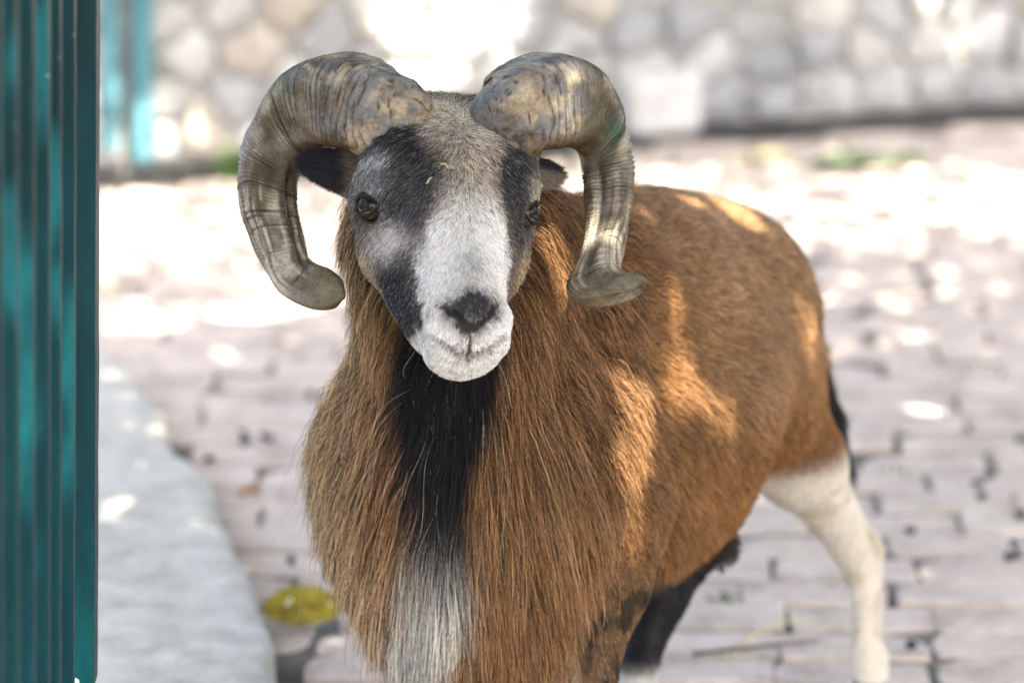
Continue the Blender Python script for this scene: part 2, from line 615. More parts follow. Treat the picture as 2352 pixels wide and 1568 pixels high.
# yellow leaf on the bricks
def curled_leaf(name, px, py, length, width, mat, label, rz=0.0, curl=0.03, z=0.012, flecks=0, tilt=0.0):
    c = PZ(px, py, 0.0)
    t = empty(name, (c[0], c[1], z))
    t.rotation_euler = (tilt, 0, rz)
    V, F = [], []
    nu, nv = 22, 9
    for i in range(nu + 1):
        u = i / nu
        wd = width * (math.sin(math.pi * min(1, u ** 0.8)) ** 0.7 + 0.02) * (1 + 0.06 * math.sin(u * 40))
        for j in range(nv + 1):
            v = j / nv * 2 - 1
            x = (u - 0.5) * length
            y = v * wd / 2
            zc = curl * (abs(v) ** 1.6) * 0.6 + curl * 0.8 * math.sin(u * math.pi) * 0.6 + 0.0015 * math.sin(u * 18 + v * 3)
            V.append((x, y, zc))
    for i in range(nu):
        for j in range(nv):
            a = i * (nv + 1) + j
            F.append((a, a + nv + 1, a + nv + 2, a + 1))
    bl = mesh_obj('blade', V, F, mat, t, True)
    bl.modifiers.new('thick', 'SOLIDIFY').thickness = 0.0012
    mid = [( (u - 0.5) * length * 1.0, 0, curl * 0.48 * math.sin(max(0, min(1, u)) * math.pi) + 0.0012) for u in np.linspace(-0.22, 1.0, 14)]
    V, F = tube(mid, np.linspace(0.0022, 0.0007, 14), 6)
    mesh_obj('midrib', V, F, mat, t, True)
    for k in range(flecks):
        u, v = random.uniform(0.1, 0.9), random.uniform(-0.8, 0.8)
        bm = bmesh.new()
        bmesh.ops.create_icosphere(bm, subdivisions=2, radius=random.uniform(0.0018, 0.0032))
        for q in bm.verts:
            q.co.z *= 0.5
        o = bm_obj('droplet', bm, M['drop'], t, True)
        o.location = ((u - 0.5) * length, v * width * 0.4, curl * (abs(v) ** 1.6) * 0.6 + curl * 0.48 * math.sin(u * math.pi) + 0.003)
    tag(t, label, 'leaf')
curled_leaf('fallen_leaf', 705, 1440, 0.118, 0.07, M['yellow_leaf'], 'curled yellow leaf with pale flecks lying beside the kerb', 0.12, 0.009, 0.026, 4, 0.55)
curled_leaf('fallen_leaf', 575, 1140, 0.032, 0.018, M['orange_leaf'], 'small orange leaf on the bricks beside the kerb', 0.4, 0.008, 0.004)
curled_leaf('fallen_leaf', 1960, 388, 0.20, 0.06, M['weed'], 'green leaf lying on the sunlit bricks before the wall', 0.15, 0.02, 0.006)
curled_leaf('fallen_leaf', 2090, 380, 0.07, 0.04, M['weed'], 'small green leaf at the end of the larger green leaf', -0.4, 0.02, 0.006)
curled_leaf('fallen_leaf', 1760, 376, 0.13, 0.035, M['straw'], 'dry brown leaf on the sunlit bricks before the wall', 0.25, 0.02, 0.006)

def strand(name, pts, rad, mat, label, cat):
    w_ = np.array([PZ(px, py, z) for px, py, z in pts])
    t = np.linspace(0, len(w_) - 1, 24)
    path = np.stack([np.interp(t, np.arange(len(w_)), w_[:, k]) for k in range(3)], 1)
    for _ in range(4):
        path[1:-1] = (path[:-2] + 2 * path[1:-1] + path[2:]) / 4
    V, F = tube(path, np.linspace(rad, rad * 0.5, len(path)), 7)
    o = mesh_obj(name, V, F, mat, None, True)
    tag(o, label, cat)
strand('straw_stalk', [(1660, 1510, .006), (1730, 1455, .012), (1800, 1425, .01), (1870, 1428, .008), (1940, 1440, .006)], 0.003, M['straw'], 'bent dry straw stalk on the bricks by the white hind leg', 'straw')
strand('dry_twig', [(1590, 1500, .006), (1690, 1490, .012), (1780, 1480, .01), (1880, 1470, .008)], 0.003, M['twig'], 'dark twig on the bricks between the hind legs', 'twig')
strand('dry_twig', [(1830, 1270, .006), (1830, 1240, .012), (1842, 1180, .02)], 0.0025, M['straw'], 'short pale stem on the bricks under the belly', 'twig')

DROPS = [(2093, 1494), (2012, 1538), (2330, 1260), (2318, 1290), (2338, 1283), (2245, 1122), (2255, 1150), (2340, 1020), (2270, 1105), (1950, 1160),
         (2090, 1230), (480, 1065), (605, 1012), (568, 1022), (715, 918), (706, 1075), (620, 1018), (668, 1300), (2344, 1195)]
for k, (px, py) in enumerate(DROPS):
    c = PZ(px, py, 0.0)
    bm = bmesh.new()
    bmesh.ops.create_icosphere(bm, subdivisions=2, radius=1.0)
    for v in bm.verts:
        v.co *= 1 + 0.3 * (fbm(np.array([v.co]), 2.0, 20 + k)[0] - 0.5)
        v.co = Vector((v.co.x * 0.0095, v.co.y * 0.007, v.co.z * 0.0062))
    o = bm_obj('dropping', bm, M['dropping'], None, True)
    o.location = (c[0], c[1], 0.009)
    o.rotation_euler = (0, 0, random.uniform(0, 3))
    where = 'beside the concrete kerb' if px < 800 else ('near the white hind leg' if px < 2150 else 'at the far right of the paving')
    tag(o, 'small dark dropping on the bricks ' + where, 'dropping', 'droppings ' + where)

# weeds in joints
def weed(px, py, n, h, label, spread=0.05):
    c = PZ(px, py, 0.0)
    V, F = [], []
    for k in range(n):
        a = random.uniform(0, 6.28)
        r0 = random.uniform(0, spread)
        bx, by = r0 * math.cos(a), r0 * math.sin(a) * 0.5
        hh = h * random.uniform(0.5, 1.1)
        lean = random.uniform(0.2, 1.0) * hh
        la = random.uniform(0, 6.28)
        b0 = len(V)
        for i in range(5):
            t = i / 4
            wd = 0.004 * (1 - t) + 0.0004
            x, y, z = bx + lean * t * t * math.cos(la), by + lean * t * t * math.sin(la), hh * t
            V += [(x - wd * math.sin(la), y + wd * math.cos(la), z), (x + wd * math.sin(la), y - wd * math.cos(la), z)]
        for i in range(4):
            F.append((b0 + 2 * i, b0 + 2 * i + 1, b0 + 2 * i + 3, b0 + 2 * i + 2))
    o = mesh_obj('weed_tuft', V, F, M['weed'], None, True)
    o.location = (c[0], c[1], -0.01)
    tag(o, label, 'weed')
weed(540, 405, 70, 0.09, 'green weed tuft at the foot of the stone wall', 0.04)
weed(2230, 860, 20, 0.02, 'low green weeds in a joint right of the tail', 0.06)
weed(1660, 1010 + 370, 14, 0.025, 'small weed in the bricks below the belly', 0.03)
weed(2060, 1075, 18, 0.015, 'thin weeds in a joint beside the white hind leg', 0.05)

# ------------------------------------------------------------------ unseen tree, its crown shaped to dapple the yard (stands out of frame)
GAPS = []                                   # (point, radius) lit through the crown
def gap(px, py, Y, r):
    GAPS.append((P(px, py, Y), r))
def gapz(px, py, z, r):
    GAPS.append((PZ(px, py, z), 1.0 + r * 0.8 if z > 0.01 else r * 0.5))
for a in ((960, 120, 8.3, .12), (1080, 100, 8.4, .11), (2110, 70, 8.7, .02), (2200, 110, 8.7, .01),
          (1150, 240, 3.93, .004), (1290, 140, 3.98, .012),
          (100, 230, 3.45, .012), (105, 300, 3.45, .012), (20, 560, 3.2, .014), (25, 640, 3.2, .014), (62, 690, 3.33, .010), (160, 860, 3.66, .010), (165, 930, 3.66, .010), (70, 1080, 3.35, .010), (155, 1150, 3.66, .002)):
    gap(*a)
for a in ((300, 880, KZ, .08), (360, 970, KZ, .05), (255, 940, KZ, .05), (490, 1215, KZ, .03), (240, 1160, KZ, .04), (370, 1310, KZ, .02), (440, 1345, KZ, .02), (2120, 940, 0, .03), (650, 700, 0, .1), (560, 720, 0, .08), (330, 740, 0, .08)):
    gapz(*a)
def build_tree():
    for px, py, r in ((1268, 545, .030), (1282, 585, .034), (1292, 625, .034), (1300, 660, .028), (1452, 925, .028), (1472, 975, .024), (1440, 1000, .018), (1430, 1090, .022),
                      (1428, 1140, .028), (1425, 1180, .022), (1550, 820, .026), (1590, 860, .020), (1560, 900, .016), (1650, 900, .020), (1690, 950, .016), (1872, 715, .024), (1868, 760, .018),
                      (1690, 450, .035), (1600, 440, .02), (1750, 490, .02), (1500, 475, .015), (1560, 620, .012), (1500, 1080, .01)):
        q = fur_hit(px, py)
        if q is not None:
            GAPS.append((q, r))
    root = empty('shade_tree', (2.7, 4.0, -0.03))
    tag(root, 'unseen leafy shade tree, its crown shaped to dapple the yard with shadow', 'tree')
    base = np.array([2.7, 4.0, -0.03])
    trunk = np.array([(0, 0, 0), (-0.03, 0.02, .7), (-0.1, 0, 1.5), (-0.12, 0.05, 2.3), (-0.25, 0.05, 3.1), (-.3, .1, 4.2)])
    V, F = tube(trunk, (0.2, .16, .14, .13, .1, .05), 14)
    mesh_obj('trunk', V, F, M['bark'], root, True)
    limbs = [((-.1, 0, 1.9), (-1.9, -.6, 3.4)), ((-.12, .05, 2.2), (-1.8, .9, 3.5)), ((-.15, .05, 2.4), (-1.6, 2.4, 3.6)), ((-.2, .05, 2.7), (-.7, -2.0, 3.8)),
             ((-.25, .05, 2.9), (.9, .8, 4.1)), ((-.2, .05, 2.6), (.4, 2.9, 3.9)), ((-.25, .05, 3.0), (-2.3, .2, 4.2)), ((-.2, .05, 2.8), (.9, -1.2, 4.0))]
    for a, b in limbs:
        a, b = np.array(a), np.array(b)
        t = np.linspace(0, 1, 9)[:, None]
        path = a + (b - a) * t + np.array([0, 0, 0.35]) * np.sin(t * math.pi) + rng.normal(0, 0.03, (9, 3)) * t
        V, F = tube(path, np.linspace(0.07, 0.015, 9), 8)
        mesh_obj('limb', V, F, M['bark'], root, True)
    # leaves laid along sun rays, clear of GAPS, to shape the dapples
    n = 64000
    tgt = np.c_[rng.uniform(-1.7, 2.3, n), rng.uniform(2.3, 9.4, n), rng.uniform(0, 0.9, n)]
    extra = BV[rng.integers(0, len(BV), 24000)]
    ew = np.c_[rng.uniform(-1.4, 1.8, 9000), rng.uniform(8.0, 9.2, 9000), rng.uniform(0, 0.4, 9000)]
    eg = np.c_[rng.uniform(-1.2, 1.6, 9000), rng.uniform(4.2, 6.4, 9000), np.zeros(9000)]
    tgt = np.vstack([tgt, extra, ew, eg])
    n = len(tgt)
    d = tgt[:, 1] + 0.35 * (vnoise(tgt, 1.3, 4) - 0.5) - 0.45 * (tgt[:, 0] > 0.2) * (tgt[:, 1] < 7.4)
    keep = (d < 6.55) | (d > 8.05)
    keep |= rng.random(n) < 0.34
    zc = 2.15 + 1.5 * rng.random(n)
    pos = tgt + SUN * ((zc - tgt[:, 2]) / SUN[2])[:, None]
    cl = fbm(pos, 2.2, 31)
    keep &= rng.random(n) < np.clip(0.65 + 3.0 * (cl - 0.32), 0.4, 1)
    for gp, r in GAPS:
        q = pos - gp
        along = q @ SUN
        dist = np.linalg.norm(q - along[:, None] * SUN, axis=1)
        soft = r > 0.5
        rr_ = r - 1.0 if soft else r
        keep &= ~((dist < rr_ + 0.026) & (along > 0) & ((rng.random(n) < 0.55) if soft else True))
    pos = pos[keep]
    n = len(pos)
    yaw, tilt, roll = rng.uniform(0, 6.28, n), rng.normal(0.0, 0.5, n), rng.normal(0, 0.5, n)
    f = np.stack([np.cos(yaw) * np.cos(tilt), np.sin(yaw) * np.cos(tilt), np.sin(tilt) - 0.2], 1)
    f = unit(f)
    s = unit(np.cross(f, np.array([0, 0, 1.0])) + np.array([0, 0, 1.0]) * roll[:, None] * 0.5)
    L = rng.uniform(0.07, 0.11, n)[:, None]
    W = L * rng.uniform(0.24, 0.32, n)[:, None]
    up = np.cross(s, f) * 0.01
    V = np.stack([pos - f * L / 2, pos + s * W + up, pos + f * L / 2, pos - s * W + up], 1).reshape(-1, 3) - base
    i = np.arange(n)[:, None] * 4
    F = np.concatenate([np.c_[i, i + 1, i + 2], np.c_[i, i + 2, i + 3]])
    o = mesh_obj('crown', V, F, M['leaf'], root)
    tag(o, None, None, None, 'stuff')
    return n

# ------------------------------------------------------------------ the ram
# head frame: hs = image right, hu = towards the crown, hn = out of the face
HO = P(1052, 460, 3.90)
view = unit(np.array([0, 0, CAM_H]) - HO)
hs0 = np.array([1.0, 0, 0])
hu0 = unit(np.cross(view, hs0))
A_T, A_Y, A_R = math.radians(15), math.radians(13.5), math.radians(1.0)
NOSE_U, VEE_U, MOUTH_U = -0.123, -0.151, -0.169
hn = math.cos(A_T) * view + math.sin(A_T) * hu0
hu = -math.sin(A_T) * view + math.cos(A_T) * hu0
hs = hs0
# yaw to image right about hu, roll about hn
hn, hs = unit(hn * math.cos(A_Y) + hs * math.sin(A_Y)), unit(hs * math.cos(A_Y) - hn * math.sin(A_Y))
hs, hu = unit(hs * math.cos(A_R) + hu * math.sin(A_R)), unit(hu * math.cos(A_R) - hs * math.sin(A_R))
HR = np.stack([hs, hu, hn])                 # rows: world -> local
def H(s, u, n):
    return HO + s * hs + u * hu + n * hn
def to_head(p):
    return (np.asarray(p) - HO) @ HR.T

PR = []                                     # primitives: (group, kind, data, smooth k)
G_HEAD, G_EAR, G_NECK, G_TRUNK, G_FL, G_FR, G_HL, G_HR, G_TAIL = range(9)
def rc(g, a, ra, b, rb, k=0.03):
    PR.append((g, 'rc', (np.asarray(a, float), ra, np.asarray(b, float), rb), k))
def el(g, c, r, R=None, k=0.03):
    PR.append((g, 'el', (np.asarray(c, float), np.asarray(r, float), np.eye(3) if R is None else R), k))
def hel(s, u, n, r, k=0.02, g=G_HEAD, rotz=0.0, roty=0.0):
    R = np.array(Matrix.Rotation(rotz, 3, 'Z') @ Matrix.Rotation(roty, 3, 'Y')).T @ HR
    el(g, H(s, u, n), r, R, k)
def hrc(a, ra, b, rb, k=0.02, g=G_HEAD):
    rc(g, H(*a), ra, H(*b), rb, k)

# trunk
C_CH = P(1140, 1090, 4.14)
C_SH = P(1300, 1000, 4.20)
C_MID = P(1470, 900, 4.38)
C_RMP = P(1602, 728, 4.56)
rc(G_TRUNK, C_CH, 0.135, C_MID, 0.158, 0.05)
rc(G_TRUNK, C_MID, 0.155, C_RMP, 0.142, 0.05)
el(G_TRUNK, P(1370, 650, 4.26), (0.085, 0.16, 0.085), None, 0.08)
el(G_TRUNK, P(1500, 620, 4.42), (0.085, 0.15, 0.085), None, 0.08)
el(G_TRUNK, P(1500, 1130, 4.36), (0.095, 0.13, 0.078), None, 0.06)
el(G_TRUNK, P(1390, 1180, 4.24), (0.10, 0.12, 0.09), None, 0.06)
# neck under the mane
rc(G_NECK, H(0.01, -0.005, -0.12), 0.085, P(1110, 880, 4.10), 0.118, 0.05)
rc(G_NECK, H(0.02, 0.01, -0.13), 0.066, P(1330, 690, 4.24), 0.09, 0.05)
el(G_NECK, P(1075, 1050, 4.08), (0.135, 0.11, 0.15), None, 0.05)
el(G_NECK, P(1095, 1250, 4.08), (0.112, 0.095, 0.115), None, 0.06)
# front legs
el(G_FL, P(1365, 1090, 4.13), (0.065, 0.08, 0.13), None, 0.05)
rc(G_FL, P(1375, 1180, 4.12), 0.068, P(1382, 1340, 4.10), 0.045, 0.04)
rc(G_FL, P(1382, 1340, 4.10), 0.045, P(1345, 1570, 4.05), 0.029, 0.03)
kneeL = P(1345, 1570, 4.05)
rc(G_FL, kneeL, 0.029, (kneeL[0] - .01, 4.03, 0.13), 0.019, 0.02)
rc(G_FL, (kneeL[0] - .01, 4.03, 0.13), 0.02, (kneeL[0] - .012, 4.0, 0.05), 0.024, 0.02)
rc(G_FL, (kneeL[0] - .012, 3.985, 0.045), 0.024, (kneeL[0] - .012, 3.965, 0.02), 0.026, 0.01)
rc(G_FR, P(1060, 1300, 4.10), 0.06, P(1110, 1500, 4.06), 0.035, 0.04)
kneeR = P(1110, 1560, 4.05)
rc(G_FR, P(1110, 1500, 4.06), 0.035, (kneeR[0], 4.05, 0.26), 0.028, 0.03)
rc(G_FR, (kneeR[0], 4.05, 0.26), 0.027, (kneeR[0] - .01, 4.04, 0.12), 0.019, 0.02)
rc(G_FR, (kneeR[0] - .01, 4.04, 0.12), 0.02, (kneeR[0] - .01, 4.015, 0.05), 0.024, 0.02)
rc(G_FR, (kneeR[0] - .01, 4.0, 0.045), 0.024, (kneeR[0] - .01, 3.98, 0.02), 0.026, 0.01)
# left hind leg (the white one)
el(G_HL, P(1680, 830, 4.56), (0.082, 0.12, 0.150), None, 0.06)
rc(G_HL, P(1730, 930, 4.55), 0.082, P(1835, 1060, 4.58), 0.052, 0.05)
rc(G_HL, P(1835, 1060, 4.58), 0.052, P(1912, 1180, 4.64), 0.031, 0.03)
rc(G_HL, P(1912, 1180, 4.64), 0.031, P(1972, 1295, 4.69), 0.023, 0.016)
hockb = P(2004, 1256, 4.725)
rc(G_HL, P(1920, 1120, 4.66), 0.012, hockb, 0.012, 0.010)
h2 = P(1988, 1370, 4.68)
rc(G_HL, P(1980, 1290, 4.695), 0.0235, h2, 0.0165, 0.014)
rc(G_HL, h2, 0.0165, P(1992, 1530, 4.660), 0.0146, 0.012)
rc(G_HL, hockb, 0.014, P(2010, 1400, 4.705), 0.0085, 0.010)
rc(G_HL, P(2010, 1400, 4.705), 0.0085, P(2008, 1530, 4.69), 0.0095, 0.010)
f0 = P(1996, 1530, 4.665)
rc(G_HL, f0, 0.018, (f0[0], 4.66, 0.065), 0.023, 0.02)
rc(G_HL, (f0[0], 4.645, 0.05), 0.022, (f0[0], 4.625, 0.02), 0.025, 0.01)
# right hind leg (dark, stepping forward under the belly)
rc(G_HR, P(1560, 1200, 4.55), 0.07, P(1515, 1370, 4.47), 0.030, 0.03)
rc(G_HR, P(1515, 1370, 4.47), 0.030, P(1465, 1530, 4.42), 0.020, 0.02)
q0 = P(1465, 1530, 4.42)
rc(G_HR, q0, 0.020, (q0[0] - .015, 4.40, 0.06), 0.022, 0.02)
rc(G_HR, (q0[0] - .015, 4.385, 0.05), 0.022, (q0[0] - .02, 4.365, 0.02), 0.025, 0.01)
# tail and sheath
rc(G_TAIL, P(1840, 800, 4.66), 0.020, P(1885, 960, 4.70), 0.016, 0.03)
rc(G_TAIL, P(1885, 960, 4.70), 0.016, P(1938, 1085, 4.71), 0.006, 0.02)
rc(G_TRUNK, P(1636, 1268, 4.40), 0.017, P(1660, 1250, 4.41), 0.017, 0.025)
# head
hel(0, 0.045, -0.058, (0.074, 0.072, 0.068))
hel(0, 0.015, -0.040, (0.066, 0.088, 0.060))
for sg in (-1, 1):
    hel(0.069 * sg, 0.012, -0.062, (0.028, 0.030, 0.036), 0.022)
    hel(0.048 * sg, 0.052, -0.030, (0.036, 0.04, 0.035), 0.03)
    hel(0.071 * sg, 0.034, -0.040, (0.020, 0.010, 0.022), 0.012)
    hel(0.050 * sg, 0.082, -0.048, (0.036, 0.026, 0.036), 0.03)
    hrc((0.044 * sg, -0.035, -0.080), 0.040, (0.023 * sg, -0.125, -0.035), 0.021, 0.03)
    hel(0.052 * sg, -0.030, -0.050, (0.017, 0.03, 0.026), 0.025)
hrc((0, -0.01, -0.030), 0.055, (0, -0.112, 0.004), 0.043, 0.03)
hrc((0, 0.035, 0.000), 0.032, (0, -0.105, 0.036), 0.025, 0.03)
hel(0, -0.134, 0.018, (0.0470, 0.034, 0.036), 0.02)            # muzzle
hel(-0.019, -0.157, 0.026, (0.0235, 0.018, 0.020), 0.012)       # upper lip halves
hel(0.019, -0.157, 0.026, (0.0235, 0.018, 0.020), 0.012)
hel(0, -0.128, 0.040, (0.028, 0.023, 0.021), 0.014)            # nose pad
hel(0, -0.165, 0.006, (0.0365, 0.0175, 0.025), 0.010)            # lower lip, chin
hrc((0, -0.156, -0.012), 0.024, (0, -0.10, -0.06), 0.045, 0.03)
# ears: flattened, pointing out and back
def ear(sg, base, tip, w):
    a, b = H(*base), H(*tip)
    ax = unit(b - a)
    fl = unit(np.cross(ax, unit(0.35 * hu * 1 + 0.9 * hn * 1 + 0.2 * hs * sg)))
    nn = np.cross(ax, fl)
    c = (a + b) / 2
    R = np.stack([ax, fl, nn])
    L = np.linalg.norm(b - a)
    el(G_EAR, c, (L * 0.56, w, 0.0065), R, 0.012)
    el(G_EAR, a + ax * L * 0.22, (L * 0.34, w * 0.9, 0.012), R, 0.015)
ear(-1, (-0.076, 0.042, -0.085), (-0.142, 0.062, -0.095), 0.022)
ear(1, (0.076, 0.056, -0.085), (0.136, 0.062, -0.10), 0.017)
CUT = []                                    # carved out of the head
def cut_rc(a, ra, b, rb, k=0.004):
    CUT.append((H(*a), ra, H(*b), rb, k))
for sg in (-1, 1):
    cut_rc((0.0105 * sg, -0.1500, 0.0575), 0.0034, (0.0205 * sg, -0.138, 0.059), 0.0055)
    cut_rc((0.0205 * sg, -0.138, 0.059), 0.0055, (0.031 * sg, -0.1225, 0.050), 0.0034)
    cut_rc((0.0, -0.1675, 0.0475), 0.0017, (0.02 * sg, -0.1640, 0.043), 0.0017)
    cut_rc((0.02 * sg, -0.1640, 0.043), 0.0018, (0.038 * sg, -0.151, 0.022), 0.0018)
    cut_rc((0.038 * sg, -0.151, 0.022), 0.0018, (0.046 * sg, -0.140, 0.0), 0.0018)
for sg in (-1, 1):
    cut_rc((0.068 * sg, -0.016, -0.016), 0.0045, (0.058 * sg, -0.040, -0.002), 0.003, 0.012)
    cut_rc((0.050 * sg, -0.055, 0.012), 0.006, (0.044 * sg, -0.105, 0.028), 0.005, 0.02)
cut_rc((0, -0.153, 0.058), 0.0016, (0, -0.169, 0.047), 0.0018)
EYES = []
for sg, (px, py, Y) in ((-1, (858, 464, 3.915)), (1, (1247, 457, 3.935))):
    EYES.append((sg, H(0.0830 * sg, 0.001, -0.043)))

# rectilinear grid, fine round the head
def axis(lo, hi, f0, f1, fine, coarse):
    return np.r_[np.arange(lo, f0, coarse), np.arange(f0, f1, fine), np.arange(f1, hi, coarse)].astype(np.float32)
hc = HO
GX = axis(-0.30, 0.56, -0.235, 0.105, 0.0028, 0.0075)
GY = axis(3.74, 4.86, 3.78, 4.05, 0.0028, 0.0075)
GZ = axis(-0.03, 0.97, hc[2] - 0.20, hc[2] + 0.135, 0.0028, 0.0075)
Fld = np.full((len(GX), len(GY), len(GZ)), 0.4, np.float32)
Grp = np.zeros(Fld.shape, np.int8)
Mn = np.full(Fld.shape, 0.4, np.float32)
def prim_sd(kind, data, X, Y, Z):
    if kind == 'rc':
        a, ra, b, rb = data
        ab = b - a
        L2 = float(ab @ ab) + 1e-12
        t = np.clip(((X - a[0]) * ab[0] + (Y - a[1]) * ab[1] + (Z - a[2]) * ab[2]) / L2, 0, 1)
        dx, dy, dz = X - a[0] - t * ab[0], Y - a[1] - t * ab[1], Z - a[2] - t * ab[2]
        return np.sqrt(dx * dx + dy * dy + dz * dz) - (ra + (rb - ra) * t)
    c, r, R = data
    x, y, z = X - c[0], Y - c[1], Z - c[2]
    q = [(R[i, 0] * x + R[i, 1] * y + R[i, 2] * z) for i in range(3)]
    k0 = np.sqrt(sum((q[i] / r[i]) ** 2 for i in range(3))) + 1e-9
    k1 = np.sqrt(sum((q[i] / r[i] ** 2) ** 2 for i in range(3))) + 1e-9
    return k0 * (k0 - 1) / k1
def block(lo, hi):
    out = []
    for A, l, h in zip((GX, GY, GZ), lo, hi):
        i0, i1 = np.searchsorted(A, l), np.searchsorted(A, h)
        out.append(slice(i0, max(i1, i0 + 1)))
    return tuple(out)
for g_, kind, data, k in PR:
    mg = 0.09
    if kind == 'rc':
        lo = np.minimum(data[0] - data[1], data[2] - data[3]) - mg
        hi = np.maximum(data[0] + data[1], data[2] + data[3]) + mg
    else:
        m_ = np.sqrt((data[2].T ** 2) @ (data[1] ** 2))
        lo, hi = data[0] - m_ - mg, data[0] + m_ + mg
    sl_ = block(lo, hi)
    X, Y, Z = np.meshgrid(GX[sl_[0]], GY[sl_[1]], GZ[sl_[2]], indexing='ij', sparse=True)
    sd = prim_sd(kind, data, X, Y, Z).astype(np.float32)
    cur = Fld[sl_]
    hh = np.maximum(k - np.abs(cur - sd), 0) / k
    Fld[sl_] = np.minimum(cur, sd) - hh * hh * k * 0.25
    mn = Mn[sl_]
    better = sd < mn
    Grp[sl_] = np.where(better, g_, Grp[sl_])
    Mn[sl_] = np.minimum(mn, sd)
for a, ra, b, rb, k in CUT:
    lo, hi = np.minimum(a, b) - 0.03, np.maximum(a, b) + 0.03
    sl_ = block(lo, hi)
    X, Y, Z = np.meshgrid(GX[sl_[0]], GY[sl_[1]], GZ[sl_[2]], indexing='ij', sparse=True)
    sd = -prim_sd('rc', (a, ra, b, rb), X, Y, Z).astype(np.float32)
    cur = Fld[sl_]
    hh = np.maximum(k - np.abs(cur - sd), 0) / k
    Fld[sl_] = np.maximum(cur, sd) + hh * hh * k * 0.25
for sg, c in EYES:                                              # shallow eye sockets
    sl_ = block(c - 0.04, c + 0.04)
    X, Y, Z = np.meshgrid(GX[sl_[0]], GY[sl_[1]], GZ[sl_[2]], indexing='ij', sparse=True)
    sd = -(np.sqrt((X - c[0]) ** 2 + (Y - c[1]) ** 2 + (Z - c[2]) ** 2) - 0.0148).astype(np.float32)
    cur = Fld[sl_]
    k = 0.003
    hh = np.maximum(k - np.abs(cur - sd), 0) / k
    Fld[sl_] = np.maximum(cur, sd) + hh * hh * k * 0.25

def surface_nets():
    S = Fld < 0
    c = np.zeros([n - 1 for n in Fld.shape], np.int8)
    for dx in (0, 1):
        for dy in (0, 1):
            for dz in (0, 1):
                c += S[dx:S.shape[0] - 1 + dx, dy:S.shape[1] - 1 + dy, dz:S.shape[2] - 1 + dz]
    ii, jj, kk = np.nonzero((c > 0) & (c < 8))
    vid = np.full(c.shape, -1, np.int32)
    vid[ii, jj, kk] = np.arange(len(ii))
    acc = np.zeros((len(ii), 3))
    cnt = np.zeros(len(ii))
    cor = [(dx, dy, dz) for dx in (0, 1) for dy in (0, 1) for dz in (0, 1)]
    for a in cor:
        for b in cor:
            if sum(b) - sum(a) == 1 and all(y >= x for x, y in zip(a, b)):
                fa, fb = Fld[ii + a[0], jj + a[1], kk + a[2]], Fld[ii + b[0], jj + b[1], kk + b[2]]
                m_ = (fa < 0) != (fb < 0)
                t = np.where(m_, fa / (fa - fb + 1e-12), 0)
                pa = np.stack([GX[ii + a[0]], GY[jj + a[1]], GZ[kk + a[2]]], 1)
                pb = np.stack([GX[ii + b[0]], GY[jj + b[1]], GZ[kk + b[2]]], 1)
                acc += np.where(m_[:, None], pa + (pb - pa) * t[:, None], 0)
                cnt += m_
    V = acc / cnt[:, None]
    quads = []
    for ax in range(3):
        sh = [slice(None)] * 3
        s0, s1 = list(sh), list(sh)
        s0[ax], s1[ax] = slice(0, -1), slice(1, None)
        A, B = S[tuple(s0)], S[tuple(s1)]
        e = np.array(np.nonzero(A != B)).T
        o1, o2 = [(1, 2), (2, 0), (0, 1)][ax]
        e = e[(e[:, o1] > 0) & (e[:, o2] > 0)]
        lim = np.array(c.shape)
        e = e[(e[:, 0] < lim[0]) & (e[:, 1] < lim[1]) & (e[:, 2] < lim[2])]
        d1, d2 = np.eye(3, dtype=int)[o1], np.eye(3, dtype=int)[o2]
        q = np.stack([vid[tuple((e - d1 - d2).T)], vid[tuple((e - d2).T)], vid[tuple(e.T)], vid[tuple((e - d1).T)]], 1)
        flip = ~A[tuple(e.T)]
        q[flip] = q[flip][:, ::-1]
        quads.append(q)
    Q = np.concatenate(quads)
    return V, Q[(Q >= 0).all(1)]
BV, BQ = surface_nets()

def sample(p):
    out_i, out_f = [], []
    for A, c in zip((GX, GY, GZ), (p[:, 0], p[:, 1], p[:, 2])):
        i = np.clip(np.searchsorted(A, c) - 1, 0, len(A) - 2)
        out_i.append(i)
        out_f.append(np.clip((c - A[i]) / (A[i + 1] - A[i]), 0, 1))
    (i, j, k), (u, v, w_) = out_i, out_f
    r = 0
    for dx in (0, 1):
        for dy in (0, 1):
            for dz in (0, 1):
                r = r + Fld[i + dx, j + dy, k + dz] * (u if dx else 1 - u) * (v if dy else 1 - v) * (w_ if dz else 1 - w_)
    return r
def grad(p, h=0.006):
    e = np.eye(3) * h
    return unit(np.stack([sample(p + e[i]) - sample(p - e[i]) for i in range(3)], 1))
def group_of(p):
    idx = [np.clip(np.searchsorted(A, p[:, n]) - 1, 0, len(A) - 2) for n, A in enumerate((GX, GY, GZ))]
    return Grp[idx[0], idx[1], idx[2]]

def fur_hit(px, py):
    d = unit(P(px, py, 4.0) - np.array([0, 0, CAM_H]))
    t = np.linspace(3.6, 5.2, 800)
    q = np.array([0, 0, CAM_H]) + d[None] * t[:, None]
    inside = (q[:, 0] > GX[0]) & (q[:, 0] < GX[-1]) & (q[:, 1] > GY[0]) & (q[:, 1] < GY[-1]) & (q[:, 2] < GZ[-1])
    v = np.where(inside, sample(q), 1.0)
    k = int(np.argmax(v < 0.018))
    return q[k] if v[k] < 0.018 else None

